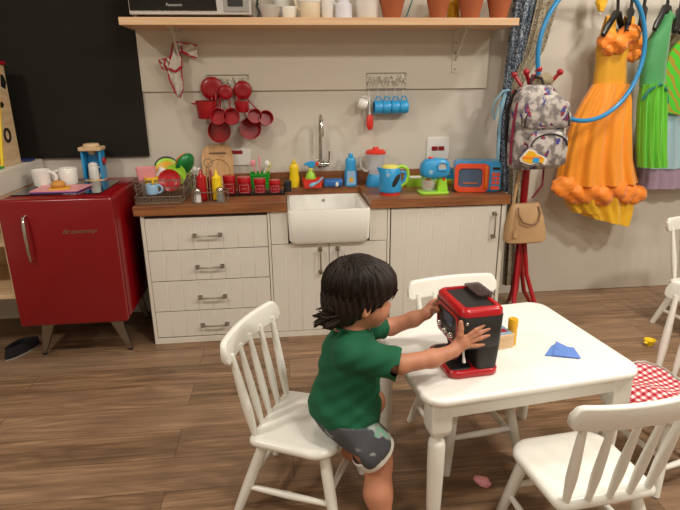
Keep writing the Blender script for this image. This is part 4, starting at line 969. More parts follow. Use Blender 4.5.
t = thing('coat_rack', 'red standing coat rack with ball-tipped pegs beside the curtain', 'coat rack', (1.372, 2.93, 0))
obj('pole', B().lathe([(0, .18), (.019, .18), (.021, .3), (.019, 1.30), (.024, 1.31), (.024, 1.42), (0, 1.425)], (0, 0, 0), 20), 'rackred', t)
for dx, dy in ((.232, .225), (.20, -.16), (.08, .26), (-.09, -.19)):
    P = [(dx*f, dy*f, z) for f, z in ((.08, .62), (.12, .48), (.22, .30), (.45, .14), (.78, .04), (1, .011))]
    obj('leg', B().tube(P, [.010, .012, .013, .013, .012, .011], 10), 'rackred', t)
for dx, dy, z in ((-.085, -.07, 1.433), (-.008, -.05, 1.446), (.105, -.06, 1.432), (.06, .1, 1.44), (-.08, .09, 1.42), (-.11, -.01, 1.33)):
    p = obj('peg', B().tube([(0, 0, 1.30 if z > 1.4 else 1.25), (dx*.5, dy*.5, z-.075), (dx, dy, z)], .010, 10), 'rackred', t)
    obj('peg_ball', B().ell((dx, dy, z), (.017, .017, .017)), 'rackred', p)
tag(obj('cloth_bag', B().tube([(1.33, 2.865, 1.36), (1.37, 2.845, 1.395), (1.41, 2.86, 1.40), (1.445, 2.89, 1.395)], [.018, .03, .034, .016], 12, flat=.6).tube([(1.44, 2.885, 1.40), (1.425, 2.87, 1.36), (1.41, 2.865, 1.33)], [.02, .03, .02], 10, flat=.5), 'beigecloth'), 'khaki cloth bundle hung over the top of the coat rack', 'cloth')

# backpack
def superring(cx, hw_, y, hd, z, n=36, e=.55):
    o = []
    for k in range(n):
        a = 2*PI*k/n; c_, s_ = math.cos(a), math.sin(a)
        o.append(Vector((cx+hw_*math.copysign(abs(c_)**e, c_), y+hd*math.copysign(abs(s_)**e, s_), z)))
    return o
t = thing('backpack', 'grey printed backpack with red and blue figures on the coat rack', 'backpack', (1.338, 2.79, .945))
body = [(-.006, .13, .055, .0), (.006, .162, .062, .012), (.01, .172, .066, .06), (.008, .172, .066, .14), (.004, .166, .064, .24), (-.008, .150, .058, .32), (-.016, .128, .048, .375), (-.018, .10, .035, .41), (-.018, .07, .02, .425)]
p = obj('main_bag', B().loft([superring(c_, w_*.86, 0, d_, z) for c_, w_, d_, z in body]), 'pack', t, smooth=60)
fp = obj('front_pocket', B().loft([superring(.03, w_*.95, -.075, d_, z) for w_, d_, z in ((.09, .02, .022), (.112, .028, .035), (.115, .03, .1), (.11, .028, .165), (.09, .02, .19), (.06, .012, .197))]), 'pack', t, smooth=60)
obj('zip_piping', B().tube([(.03+.096*math.cos(a), -.103, .125+.062*math.sin(a)) for a in [PI*k/16 for k in range(17)]], .004, 6), 'packtrim', fp)
up_ = obj('upper_pocket', B().loft([superring(.015, w_, -.066, d_, z) for w_, d_, z in ((.11, .012, .215), (.128, .02, .23), (.13, .022, .28), (.115, .02, .335), (.08, .014, .365), (.05, .008, .375))]), 'pack', t, smooth=60)
obj('zip_piping', B().tube([(.015+.118*math.cos(a), -.086+.010*abs(math.sin(a)), .235+.118*math.sin(a)) for a in [-.1+(PI+.2)*k/18 for k in range(19)]], .004, 6), 'packtrim', up_)
obj('side_piping', B().tube([(-.138, -.03, .03), (-.146, -.04, .12), (-.143, -.038, .24), (-.127, -.03, .34)], .007, 8), 'maroon', p)
obj('grab_handle', B().tube([(-.05, .0, .42), (-.045, .02, .455), (-.015, .05, .465), (.012, .02, .455), (.018, .0, .42)], .007, 8), 'packtrim', t)
obj('shoulder_strap', B().tube([(.08, .06, .4), (.13, .10, .3), (.11, .08, .12), (.085, .04, .02), (.075, .02, -.10), (.03, .03, -.17)], .010, 8, flat=.35), 'maroon', t)
obj('shoulder_strap', B().tube([(-.10, .06, .4), (-.13, .09, .3), (-.125, .08, .15), (-.12, .04, .0)], .011, 8, flat=.35), 'packtrim', t)
o = [(-.088, .065), (-.08, .05), (-.03, .032), (.02, .045), (.05, .03), (.062, .06), (.04, .075), (.005, .09), (-.012, .108), (-.045, .115), (-.06, .10)]
pt = obj('cloth_patch', B().prism([(x-.035, z-.0) for x, z in o], .0, .006, Matrix.Translation((0, -.104, 0)).to_3x3() @ XZ), 'whitecloth', t, loc=(0, -.100, 0))
obj('patch_shape', B().prism([(x*.8-.040, z*.8+.014) for x, z in o], .006, .008, XZ), 'amber', pt); obj('patch_spot', B().prism(rrect(-.055, -.02, .045, .07, .008), .008, .010, XZ), 'blue', pt)
obj('patch_band', B().prism([(-.11, .068), (-.005, .064), (-.005, .072), (-.11, .078)], .008, .0095, XZ), 'orange', pt)
# handbag
t = thing('handbag', 'beige leather handbag hanging on the coat rack under the backpack', 'handbag', (1.357, 2.85, .515), 0, None, (0, 0, rad(4)))
hb = [(.0, .10, .035, .0), (.0, .120, .05, .010), (0, .122, .05, .05), (-.004, .108, .042, .13), (-.010, .092, .03, .19), (-.014, .080, .014, .225)]
p = obj('bag_body', B().loft([superring(c_, w_, 0, d_, z+c_*0) for c_, w_, d_, z in hb]), 'beigeleather', t, smooth=50)
for y in (-.03, .03): obj('handle', B().tube([(-.065+.0, y*.8, .205), (-.07, y*1.4, .175), (-.05, y*2.0, .13), (0, y*2.2, .115), (.045, y*2.0, .13), (.062, y*1.4, .175), (.055, y*.8, .21)], .005, 8), 'brownleather', t)
obj('shoulder_strap', B().tube([(-.088, -.01, .215), (-.082, -.02, .33), (-.066, -.02, .44), (-.05, .0, .60), (-.02, .03, .80)], .008, 8, flat=.3), 'beigeleather', t)
obj('leather_tag', B().tube([(-.075, -.035, .20), (-.082, -.052, .14), (-.085, -.055, .08)], .003, 6).box(-.097, -.073, -.060, -.054, .045, .085), 'beigeleather', t)

# hoop
t = tag(obj('hula_hoop', B().tube([(.362*math.cos(k*PI/40), 0, .362*math.sin(k*PI/40)) for k in range(80)], .0125, 12, True), 'hoop', loc=(1.700, 2.965, 1.535), rotz=rad(14)), 'large blue plastic hoop hanging in front of the orange dress', 'hoop')

# rail and costumes
t = thing('clothes_rail', 'metal clothes rail on the wall above the costumes', 'rail', (0, 0, 0))
obj('rail_tube', B().turned((1.62, 3.18, 1.93), (3.05, 3.18, 1.93), [(0, 0), (.0125, 0), (.0125, 1), (0, 1)]), 'chrome', t)
for x in (1.66, 3.0): obj('bracket', B().tube([(x, 3.18, 1.93), (x, 3.338, 1.93)], .008, 8), 'chrome', t)
def hanger(x, y, rz, label, w_=.15, z=1.68):
    t = thing('clothes_hanger', label, 'hanger', (x, y, z), rz, 'black hangers on the rail')
    P = [(-w_, 0, -.045), (-w_*.8, 0, -.012), (-w_*.45, 0, .03), (-.018, 0, .068), (.018, 0, .068), (w_*.45, 0, .03), (w_*.8, 0, -.012), (w_, 0, -.045)]
    b = B().tube(P, [.016, .021, .020, .026, .026, .020, .021, .016], 10, flat=.8)
    b.tube([(-w_*.7, 0, -.008), (-w_*.3, 0, -.012), (w_*.3, 0, -.012), (w_*.7, 0, -.008)], .008, 8)
    obj('shoulder_bar', b, 'blackplastic', t)
    H = 1.93-z
    Pn = [(0, 0, .06), (.006, 0, .10), (-.006, 0, .14), (0, 0, H-.05), (.0, 0, H-.03)]+[(.017*math.sin(a)-.0, 0, H+.0005-.0175*math.cos(a)) for a in [PI*.1+PI*1.3*k/8 for k in range(9)]]
    obj('hook', B().tube(Pn, [.013, .009, .009, .006]+[.0035]*(len(Pn)-4), 8), 'blackplastic', t)
hanger(1.925, 3.16, rad(35), 'black hanger carrying the orange dress', .135, 1.672)
hanger(2.025, 3.19, rad(55), 'black hanger just behind the orange dress', .13, 1.69)
hanger(2.11, 3.20, rad(60), 'black hanger between the orange and green dresses', .13, 1.70)
hanger(2.20, 3.13, rad(35), 'black hanger carrying the green dress', .125, 1.70)
hanger(2.32, 3.18, rad(50), 'black hanger between the green dress and the winged costume', .14, 1.69)
hanger(2.44, 3.22, rad(30), 'black hanger carrying the winged costume', .14, 1.69)
def rosette(b, c, r, seed=0, flat=.75):
    rr = random.Random(seed); bm2 = []
    seg, rings = 30, 16; ph = rr.random()*6
    for i in range(rings+1):
        th = PI*i/rings; row = []
        for k in range(seg):
            a = 2*PI*k/seg; f = 1+.10*math.sin(2*a+ph+2*th)+.07*math.sin(4*th+3*a+ph)+.035*math.sin(8*a-6*th+ph)+.03*math.sin(11*th+ph)
            row.append(Vector((c[0]+r*f*max(math.sin(th), .02)*math.cos(a), c[1]+r*flat*f*max(math.sin(th), .02)*math.sin(a), c[2]-r*.85*f*math.cos(th))))
        bm2.append(row)
    return b.loft(bm2)
t = thing('orange_dress', 'long orange princess costume with flower trims on the wall rail', 'dress', (0, 0, 0))
Y = 3.17
obj('bodice', pleat_loft([(1.948, .10, 1.635), (1.942, .106, 1.56), (1.937, .092, 1.48), (1.948, .104, 1.362)], Y, .055, 72, 5, .05), 'satinorange', t)
obj('skirt', pleat_loft([(1.946, .108, 1.366), (1.935, .150, 1.27), (1.918, .184, 1.162), (1.920, .230, .924), (1.940, .262, .78)], Y-.01, lambda f: .065+.045*f, 170, 10, lambda f: .08+.09*f, 0, 6, 2.6), 'organza', t)
obj('underskirt', pleat_loft([(1.946, .20, .85), (1.955, .235, .74), (1.985, .226, .655), (2.010, .205, .60), (2.03, .17, .54)], Y, .085, 150, 9, .18, .5, 5, 1.5, .26), 'satinyellow', t)
for i, (x, z, r) in enumerate(((1.715, .765, .076), (1.79, .745, .070), (1.865, .735, .078), (1.945, .735, .072), (2.03, .745, .078), (2.11, .735, .072), (2.185, .70, .064))):
    b = B(); rosette(b, (x, Y-.085+.03*abs(i-3)/3, z+(-.012 if i%2 else .008)), r, i, .6); obj('hem_flower', b, 'flower', t)
for i, (x, y, z, r) in enumerate(((1.865, Y-.05, 1.60, .052), (1.925, Y-.065, 1.585, .056), (1.985, Y-.06, 1.635, .062), (2.045, Y-.03, 1.59, .052), (2.05, Y-.02, 1.53, .05), (1.88, Y-.05, 1.56, .042))):
    b = B(); rosette(b, (x, y, z), r, 20+i, .7); obj('neck_flower', b, 'flower', t)
for x0, x1 in ((1.90, 1.885), (1.985, 2.0)):
    obj('strap', B().tube([(x0, Y-.05, 1.60), (x1-.01, Y-.052, 1.66), (x1, Y-.03, 1.725), (x1+.015, Y+.01, 1.735), (x1+.02, Y+.04, 1.66), (x0+.01, Y+.05, 1.60)], [.03, .03, .026, .026, .03, .03], 12, flat=.35), 'satinorange', t)
t = thing('green_dress', 'green fairy dress with lime skirt beside the orange dress', 'dress', (0, 0, 0))
Y = 3.10
obj('bodice', pleat_loft([(2.185, .02, 1.735), (2.178, .035, 1.68), (2.160, .062, 1.60), (2.155, .073, 1.47), (2.166, .076, 1.35)], Y, .05, 60, 4, .04), 'satingreen', t)
obj('strap', B().tube([(2.185, Y-.02, 1.71), (2.20, Y+.0, 1.745), (2.25, Y+.03, 1.725), (2.29, Y+.05, 1.69)], .014, 8, flat=.4), 'satingreen', t)
obj('skirt', pleat_loft([(2.168, .072, 1.365), (2.175, .083, 1.26), (2.190, .084, 1.155), (2.215, .086, 1.0), (2.242, .088, .885)], Y-.01, .065, 110, 12, .16, 0, 5, 1.5), 'limecloth', t)
obj('waist_trim', B().tube([(2.09, Y-.04, 1.28), (2.115, Y-.06, 1.335), (2.165, Y-.075, 1.365), (2.215, Y-.065, 1.33), (2.245, Y-.045, 1.26)], .009, 8), 'tealtrim', t)
t = thing('winged_costume', 'costume with lime and gold wings over a blue-grey tulle skirt', 'costume', (0, 0, 0))
Y = 3.25
obj('tulle_skirt', pleat_loft([(2.41, .135, 1.20), (2.425, .165, 1.08), (2.445, .19, .967), (2.47, .21, .85)], Y, .06, 110, 11, .18, 0, 5, 1), 'tulleblue', t)
obj('under_tulle', pleat_loft([(2.455, .19, .95), (2.475, .208, .84), (2.495, .222, .72)], Y, .052, 110, 11, .2, .5, 5, 1), 'tulleplum', t)
b = B(); wo = []
for k in range(25): a = PI*k/24; wo.append((2.30+.09*math.sin(a)*(1+.15*math.sin(3*a))-.0, 1.19+.36*(1-k/24)+.0))
out = [(2.34, 1.60), (2.42, 1.625), (2.52, 1.60), (2.58, 1.50), (2.56, 1.36), (2.50, 1.24), (2.42, 1.18), (2.34, 1.20), (2.31, 1.30), (2.30, 1.42), (2.31, 1.53)]
b.loft([[Vector((x, Y-.075+.02*math.sin(x*20), z)) for x, z in out], [Vector((x, Y-.055+.02*math.sin(x*20), z)) for x, z in out]])
obj('wing', b, 'wing', t)
obj('bodice', pleat_loft([(2.42, .07, 1.66), (2.42, .10, 1.56), (2.415, .11, 1.40), (2.41, .125, 1.19)], Y, .045, 60, 4, .05), 'beigecloth', t)
t = thing('golden_cloth', 'small golden cloth with a white tip dangling inside the blue hoop', 'cloth', (1.845, 3.19, 1.745))
obj('cloth', pleat_loft([(.0, .012, .19), (.0, .03, .11), (-.002, .036, .06), (.0, .016, .015)], 0, .014, 40, 5, .2), 'satinyellow', t); obj('tip', B().ell((-.004, 0, .008), (.009, .007, .012)), 'white', t); obj('hanging_loop', B().tube([(0, 0, .185), (.004, -.005, .2)] , .002, 5), 'white', t)
# ------------------------------------------------------------------ table and chairs
t = thing('play_table', 'low white wooden play table with turned legs', 'table', (.7175, 1.66, 0), rad(7.5))
TT = .52
o = rrect(-.37, .37, -.30, .30, .065, 8)
sh = lambda e, z: [Vector((x*(1-e/.37), y*(1-e/.30), z)) for x, y in o]
obj('tabletop', B().loft([sh(.004, TT-.024), sh(0, TT-.020), sh(0, TT-.006), sh(.005, TT-.0005), sh(.012, TT)]), 'tablewhite', t, smooth=60)
a = .324; bb = .256
obj('apron', B().box(-a+.02, a-.02, -bb-.012, -bb+.006, .438, TT-.025).box(-a+.02, a-.02, bb-.006, bb+.012, .438, TT-.025).box(-a-.012, -a+.006, -bb+.02, bb-.02, .438, TT-.025).box(a-.006, a+.012, -bb+.02, bb-.02, .438, TT-.025), 'paintwhite', t, bevel=.0015)
for sx in (-1, 1):
    for sy in (-1, 1):
        x, y = sx*(a-.012), sy*(bb-.012); h = .033
        b = B(); sq = lambda e, z, r=.004: [Vector((x+px, y+py, z)) for px, py in rrect(-h+e, h-e, -h+e, h-e, r, 5)]
        b.loft([sq(.018, .368, .012), sq(.010, .372, .014), sq(.003, .384, .010), sq(0, .402), sq(0, TT-.024)])
        b.lathe([(0, .0), (.018, 0), (.020, .006), (.0235, .12), (.027, .26), (.027, .335), (.024, .352), (.015, .360), (.015, .37), (0, .37)], (x, y, 0), 12)
        obj('leg', b, 'paintwhite', t, smooth=50)

def chair_parts(t):
    n = 7; o = []
    hw_, xr, xf = .160, -.15, .142
    def corner(cx, cy, r, a0, k=6): return [(cx+r*math.cos(rad(a0+90*i/k)), cy+r*math.sin(rad(a0+90*i/k))) for i in range(k+1)]
    o = corner(xf-.075, hw_-.075+.006, .075, 0) + corner(xr+.025, hw_-.025, .025, 90) + corner(xr+.025, -hw_+.025, .025, 180) + corner(xf-.075, -hw_+.075-.006, .075, 270)
    o = [(x-(.012*(1-(y/hw_)**2) if x < xr+.03 else 0), y) for x, y in o]
    sh = lambda e, z: [Vector((x*(1-e/.155), y*(1-e/.163), z)) for x, y in o]
    b = B(); b.loft([sh(.016, .268), sh(.004, .273), sh(0, .281), sh(.001, .291), sh(.008, .299), sh(.022, .3), sh(.07, .2975)])
    obj('seat', b, 'paintwhite', t, smooth=60)
    F = [((.094, s*.108, .272), (.148, s*.152, 0)) for s in (1, -1)]; Rr = [((-.108, s*.112, .272), (-.205, s*.156, 0)) for s in (1, -1)]
    pr = [(0, 0), (.0175, 0), (.0195, .25), (.0185, .6), (.0150, 1), (0, 1)]
    for a_, b_ in F+Rr:
        d = Vector(b_)-Vector(a_); q = B().turned(a_, b_, [(r, t_) for r, t_ in pr]); obj('leg', q, 'paintwhite', t)
    def on(l, z): a_, b_ = Vector(l[0]), Vector(l[1]); return a_.lerp(b_, (a_.z-z)/a_.z)
    sp = [(0, 0), (.0085, 0), (.0115, .35), (.0125, .5), (.0115, .65), (.0085, 1), (0, 1)]
    for p, q in ((on(F[0], .095), on(Rr[0], .095)), (on(F[1], .095), on(Rr[1], .095)), (on(F[0], .135), on(F[1], .135)), (on(Rr[0], .125), on(Rr[1], .125))): obj('stretcher', B().turned(p, q, sp), 'paintwhite', t)
    # spindles and curved top rail
    bend = lambda y: -.212+.026*(y/.19)**2
    for k in range(5):
        y0 = -.128+.064*k; y1 = -.148+.074*k; x0 = -.133-(.010*(1-(y0/.14)**2))
        r = 1.15 if k in (0, 4) else 1.0
        obj('spindle', B().turned((x0, y0, .290), (bend(y1)+.006, y1, .592), [(0, 0), (.0085*r, 0), (.0095*r, .06), (.0135*r, .33), (.0125*r, .55), (.009*r, .9), (.0085*r, 1), (0, 1)]), 'paintwhite', t)
    rings = []; L = .190; h0, h1 = .570, .645
    for i in range(33):
        y = -L+2*L*i/32; d = L-abs(y); R_ = .026; cut = R_-math.sqrt(max(0, R_*R_-(R_-d)**2)) if d < R_ else 0
        Rb = .012; cb = Rb-math.sqrt(max(0, Rb*Rb-(Rb-d)**2)) if d < Rb else 0
        x = bend(y); z0, z1 = h0+cb, h1-cut; ring = []
        for px, pz in rrect(-.011, .011, z0, z1, min(.008, (z1-z0)/2.2), 3): ring.append(Vector((x+px-(pz-.575)*.16, y, pz)))
        rings.append(ring)
    obj('top_rail', B().loft(rings), 'paintwhite', t, smooth=60)
ch = thing('wooden_chair', 'white spindle-back child chair the toddler is half sitting on', 'chair', (.057, 1.603, 0), rad(-24.4), 'white spindle-back chairs around the table')
chair_parts(ch)
for (x, y, a, lb) in ((.692, 1.797, -82, 'white spindle-back chair tucked under the table behind the toy coffee machine'),
                      (1.362, 1.622, -165, 'white spindle-back chair with a red gingham cloth on its seat'),
                      (.852, 1.290, 95.5, 'nearest white spindle-back chair, its back to the camera'),
                      (2.368, 2.60, -80, 'white spindle-back chair farthest from the table, near the dress wall')):
    dup(ch, (x, y, 0), rad(a), lb)
# gingham cloth on the seat
t = thing('gingham_cloth', 'red and white gingham cloth with lacy edge on a chair seat', 'cloth', (1.362, 1.622, .3), rad(-165))
rows = []
for i in range(19):
    rows.append([])
    for j in range(19):
        x, y = -.10+.268*i/18, -.155+.29*j/18
        z = .006+.006*math.sin(x*34)*math.cos(y*29)+.010*max(0, math.sin((x+y)*26))
        if x > .146: z -= (x-.146)*1.2
        rows[-1].append(Vector((x+.012*math.sin(y*14), y+.010*math.sin(x*17), z+.003)))
edge = rows[0]+[r[-1] for r in rows[1:]]+list(reversed(rows[-1][:-1]))+[r[0] for r in reversed(rows[1:-1])]
obj('cloth', B().grid(rows), 'gingham', t, solid=.002)
c0 = Vector((.034, -.01, 0)); ed = []
for k, p in enumerate(edge): d = (p-c0); d.z = 0; ed.append(p+d.normalized()*(.006+.004*(k % 2)))
obj('lace_edge', B().tube(ed, .0055, 6, True, .4), 'whitecloth', t)

# toy coffee machine held by the child
t = thing('toy_coffee_machine', 'black and red toy coffee machine held on the table', 'toy coffee machine', (.571, 1.538, TT), rad(6))
def body(z, e=0, x0=-.066, x1=.070, r=.016, w_=.1): return [Vector((x, y, z)) for x, y in rrect(x0+e, x1-e, -w_+e, w_-e, r, 5)]
obj('upper_body', B().loft([body(.098, .003), body(.101, .001), body(.205, -.002), body(.208, .0)]), 'darkgrey', t)
obj('rear_column', B().loft([body(.022, .006, -.012), body(.10, .001, -.007)]), 'darkgrey', t)
obj('base', B().loft([body(0, .004, -.094, .072, .03), body(.005, 0, -.094, .072, .03), body(.020, 0, -.094, .072, .03), body(.024, .004, -.094, .072, .03)]), 'red', t, smooth=50)
obj('drip_tray', B().loft([body(.024, 0, -.084, -.012, .02, .086), body(.028, .002, -.084, -.012, .02, .086)]), 'blackplastic', t)
o1, o2 = body(.206, -.003, r=.024), body(.206, .022, r=.012)
m1 = [Vector((p.x, p.y, .222)) for p in body(.206, -.002, r=.024)]; m1b = [Vector((p.x, p.y, .230)) for p in body(.206, .006, r=.02)]; m2 = [Vector((p.x, p.y, .230)) for p in body(.206, .018, r=.012)]
obj('top_rim', B().loft([o1, m1, m1b, m2, o2], closed=True), 'red', t, smooth=60)
obj('top_plate', B().loft([body(.205, .018, r=.012), body(.225, .018, r=.012)]), 'darkgrey', t)
p = obj('water_tank', B().loft([[Vector((x, y, z)) for x, y in rrect(.024, .072, -.02, .085, .01, 4)] for z in (.224, .236)]), 'smoke', t, bevel=.003)
obj('tank_lid', B().loft([[Vector((x, y, z)) for x, y in rrect(.020, .076, -.024, .089, .01, 4)] for z in (.2362, .241)]), 'smoke', p, bevel=.002)
YZm = Matrix(((0, 0, -1), (1, 0, 0), (0, 1, 0)))      # (y,z) outline on the front, depth to -x
i_ = rrect(-.070, .070, .112, .190, .014)
o_ = rrect(-.080, .080, .100, .200, .02)
f = obj('front_frame', B().loft([[Vector((-.066, y, z)) for y, z in o_], [Vector((-.071, y, z)) for y, z in o_], [Vector((-.071, y, z)) for y, z in i_], [Vector((-.066, y, z)) for y, z in i_]], closed=True), 'red', t)
obj('front_panel', B().prism(i_, .066, .069, YZm), 'blackplastic', t, bevel=.001)
obj('gauge_window', B().prism(rrect(-.04, .03, .150, .182, .01), .069, .071, YZm), 'tint', t)
for y, z in ((-.045, .126), (.0, .122), (.045, .128)):
    obj('knob', B().lathe([(0, 0), (.011, 0), (.011, .008), (.008, .013), (0, .014)], (-.069, y, z), 18, RY(-PI/2)), 'chrome', t)
obj('side_button', B().lathe([(0, 0), (.006, 0), (.006, .003), (.003, .006), (0, .006)], (-.050, -.1, .185), 14, RX(PI/2)), 'chrome', t)
obj('spout', B().lathe([(0, .075), (.012, .075), (.018, .098), (0, .098)], (-.05, 0, 0), 16), 'blackplastic', t)
obj('steam_lever', B().tube([(-.045, -.075, .10), (-.047, -.083, .075), (-.045, -.087, .05)], [.004, .004, .0055], 8), 'white', t)
tag(obj('toy_cup', B().lathe([(0, 0), (.017, 0), (.019, .003), (.024, .042), (.022, .042), (.017, .006), (0, .006)], (0, 0, 0), 20), 'plum', loc=(.524, 1.52, TT+.0285)), 'plum toy cup under the spout of the toy coffee machine', 'cup')
# box with picture, yellow tube, napkin
t = thing('wooden_box', 'pale wooden toy box with a picture lid behind the coffee machine', 'box', (.708, 1.640, TT), rad(12))
obj('box_wall', B().box(-.055, .055, -.038, .038, 0, .052), 'plywood', t, bevel=.002)
p = obj('picture_lid', B().box(-.050, .050, -.033, .033, .052, .0545), 'paleblue', t)
obj('printed_patch', B().box(-.01, .04, -.02, .005, .0545, .0548), 'red', p); obj('printed_patch', B().box(-.03, .02, .01, .024, .0545, .0548), 'whitecloth', p)
t = thing('yellow_tube', 'yellow cylinder standing on the table beside the wooden box', 'tube', (.772, 1.640, TT))
obj('tube_body', B().lathe([(0, 0), (.0155, 0), (.016, .002), (.016, .068), (.017, .069), (.017, .094), (.0145, .097), (0, .097)], (0, 0, 0), 20), 'amber', t)
t = thing('blue_napkin', 'folded blue napkin lying on the white table', 'napkin', (.915, 1.555, TT))
obj('fold', B().prism([(-.068, -.012), (-.01, -.03), (.035, -.045), (.02, .066), (-.012, .052)], .001, .0035), 'bluefelt', t, bevel=.0006)
obj('fold', B().prism([(-.045, -.02), (.038, -.05), (.052, .022), (.034, .03), (.015, .075)], .0037, .0068), 'bluefelt', t, bevel=.0006)
# toys on the floor
b = B(); rosette(b, (0, 0, .0), .023, 3, .9); tag(obj('pink_toy', b, 'pink', loc=(.672, 1.555, .0225)), 'small pink toy lying on the floor under the table', 'toy')
bpy.data.objects['pink_toy'].scale = (1.5, .8, .9); bpy.data.objects['pink_toy'].rotation_euler.z = rad(-40)
t = thing('yellow_toy', 'small yellow toy dish lying on the floor by the far chairs', 'toy', (1.97, 2.50, 0))
obj('dish', B().lathe([(0, 0), (.015, 0), (.030, .034), (.028, .034), (.013, .004), (0, .004)], (0, 0, 0), 18), 'yellow', t); obj('grip', B().ell((-.026, -.008, .022), (.015, .010, .008)), 'yellow', t)
# ------------------------------------------------------------------ the child
Hc = np.array([.222, 1.535, .778]); ya, pi_ = rad(12), rad(-10)
hf = np.array([math.cos(ya)*math.cos(pi_), math.sin(ya)*math.cos(pi_), math.sin(pi_)]); hl = np.array([-math.sin(ya), math.cos(ya), 0.]); hu = np.cross(hf, hl)
AX = [hf, hl, hu]
def h(f, l, u): return Hc+hf*f+hl*l+hu*u
F = Field((.0, 1.28, -.005), (.69, 1.76, .93), .0030)
# head
F.ell(h(0, 0, .02), (.093, .079, .085), AX, .0).ell(h(.036, 0, -.040), (.062, .062, .064), AX, .03)
for s in (1, -1): F.ell(h(.058, s*.036, -.045), (.030, .026, .028), AX, .02)
F.ell(h(.066, 0, -.083), (.024, .028, .018), AX, .02)
F.cap(h(.090, 0, .004), h(.100, 0, -.026), .006, .0085, .012).ell(h(.103, 0, -.032), (.010, .011, .008), AX, .008)
for s in (1, -1): F.ell(h(.097, s*.009, -.035), (.007, .007, .006), AX, .006)
for s in (1, -1):
    F.ell(h(.092, s*.034, -.002), (.012, .016, .009), AX, .010, 's')
    F.ell(h(.088, s*.033, .014), (.008, .022, .006), AX, .012)
    F.ell(h(-.004, s*.076, -.022), (.017, .009, .026), AX, .006); F.ell(h(.002, s*.084, -.020), (.007, .006, .015), AX, .005, 's')
F.ell(h(.093, 0, -.0585), (.008, .016, .005), AX, .005).ell(h(.090, 0, -.067), (.008, .014, .0055), AX, .005).cap(h(.102, .012, -.0625), h(.102, -.012, -.0625), .0016, .0016, .003, 's')
F.chain([h(-.015, 0, -.05), (.195, 1.532, .655), (.19, 1.532, .60)], [.046, .042, .05], .02)
# trunk
F.ell((.195, 1.533, .585), (.078, .098, .085), None, .03).ell((.190, 1.535, .50), (.090, .092, .10), None, .04).ell((.170, 1.54, .395), (.092, .100, .085), None, .04)
F.chain([(.18, 1.455, .625), (.2, 1.533, .635), (.205, 1.615, .625)], [.036, .04, .036], .03)
# near arm (over the machine's side) and far arm
F.chain([(.178, 1.448, .622), (.325, 1.405, .602), (.425, 1.412, .610), (.492, 1.424, .624)], [.034, .028, .026, .0195], .015)
F.chain([(.205, 1.622, .622), (.350, 1.668, .598), (.425, 1.655, .628), (.468, 1.645, .652)], [.034, .028, .025, .0185], .015)
# near hand: spread on the machine
F.ell((.520, 1.4345, .645), (.026, .012, .027), None, .014).cap((.497, 1.431, .626), (.520, 1.434, .645), .018, .016, .012)
for pts, r in (([(.530, 1.437, .662), (.560, 1.438, .683), (.588, 1.4435, .696)], (.0088, .0080, .0064)),
               ([(.540, 1.437, .657), (.574, 1.438, .673), (.605, 1.445, .682)], (.0088, .0080, .0064)),
               ([(.545, 1.437, .646), (.577, 1.438, .655), (.606, 1.445, .660)], (.0085, .0078, .0062)),
               ([(.538, 1.4365, .633), (.566, 1.438, .631), (.592, 1.4445, .630)], (.0080, .0072, .0058)),
               ([(.508, 1.4315, .640), (.512, 1.4305, .672), (.514, 1.4335, .692), (.513, 1.4355, .712)], (.0105, .0095, .0088, .0070))):
    F.chain(pts, r, .004)
# far hand: gripping the machine's far front corner
F.ell((.489, 1.655, .668), (.022, .013, .024), None, .012).cap((.468, 1.645, .652), (.488, 1.654, .666), .0175, .015, .012)
for dz, L_ in ((.018, .050), (.006, .056), (-.006, .052), (-.017, .043)):
    F.chain([(.492, 1.660, .668+dz), (.512, 1.664, .671+dz*1.25), (.492+L_*.85, 1.661, .672+dz*1.35), (.495+L_*1.1, 1.6585, .671+dz*1.35)], (.0088, .0078, .0072, .0062), .004)
F.chain([(.480, 1.640, .664), (.488, 1.622, .675), (.4905, 1.606, .683), (.4915, 1.594, .684)], (.0105, .0092, .0082, .0068), .004)
# near leg: half standing; far leg: foot on the chair rung
F.chain([(.175, 1.470, .375), (.256, 1.450, .275), (.272, 1.452, .225)], [.064, .052, .044], .03)
F.chain([(.272, 1.446, .225), (.266, 1.408, .14), (.276, 1.364, .05)], [.044, .044, .027], .02)
F.chain([(.280, 1.36, .034), (.318, 1.350, .024), (.353, 1.343, .016)], [.030, .026, .017], .012)
for k in range(5): F.cap((.350+.003*(2-abs(k-1.5)), 1.329+.008*k, .012), (.366-.0035*k+.002, 1.325+.0085*k, .0095), .0082-.0006*k, .0068-.0005*k, .003)
F.chain([(.185, 1.600, .385), (.278, 1.606, .352)], [.062, .042], .03)
F.chain([(.278, 1.606, .350), (.238, 1.598, .26), (.198, 1.580, .188)], [.041, .037, .026], .02)
F.chain([(.194, 1.578, .176), (.225, 1.568, .170), (.262, 1.555, .163)], [.027, .025, .018], .012)
for k in range(5): F.cap((.258, 1.540+.008*k, .158), (.277-.003*abs(k-1), 1.536+.0085*k, .155), .0080-.0005*k, .0066-.0005*k, .003)
person = obj('person', F.mesh(), 'skin', smooth=180)
tag(person, 'toddler in a green t-shirt and grey shorts holding the toy coffee machine', 'person')
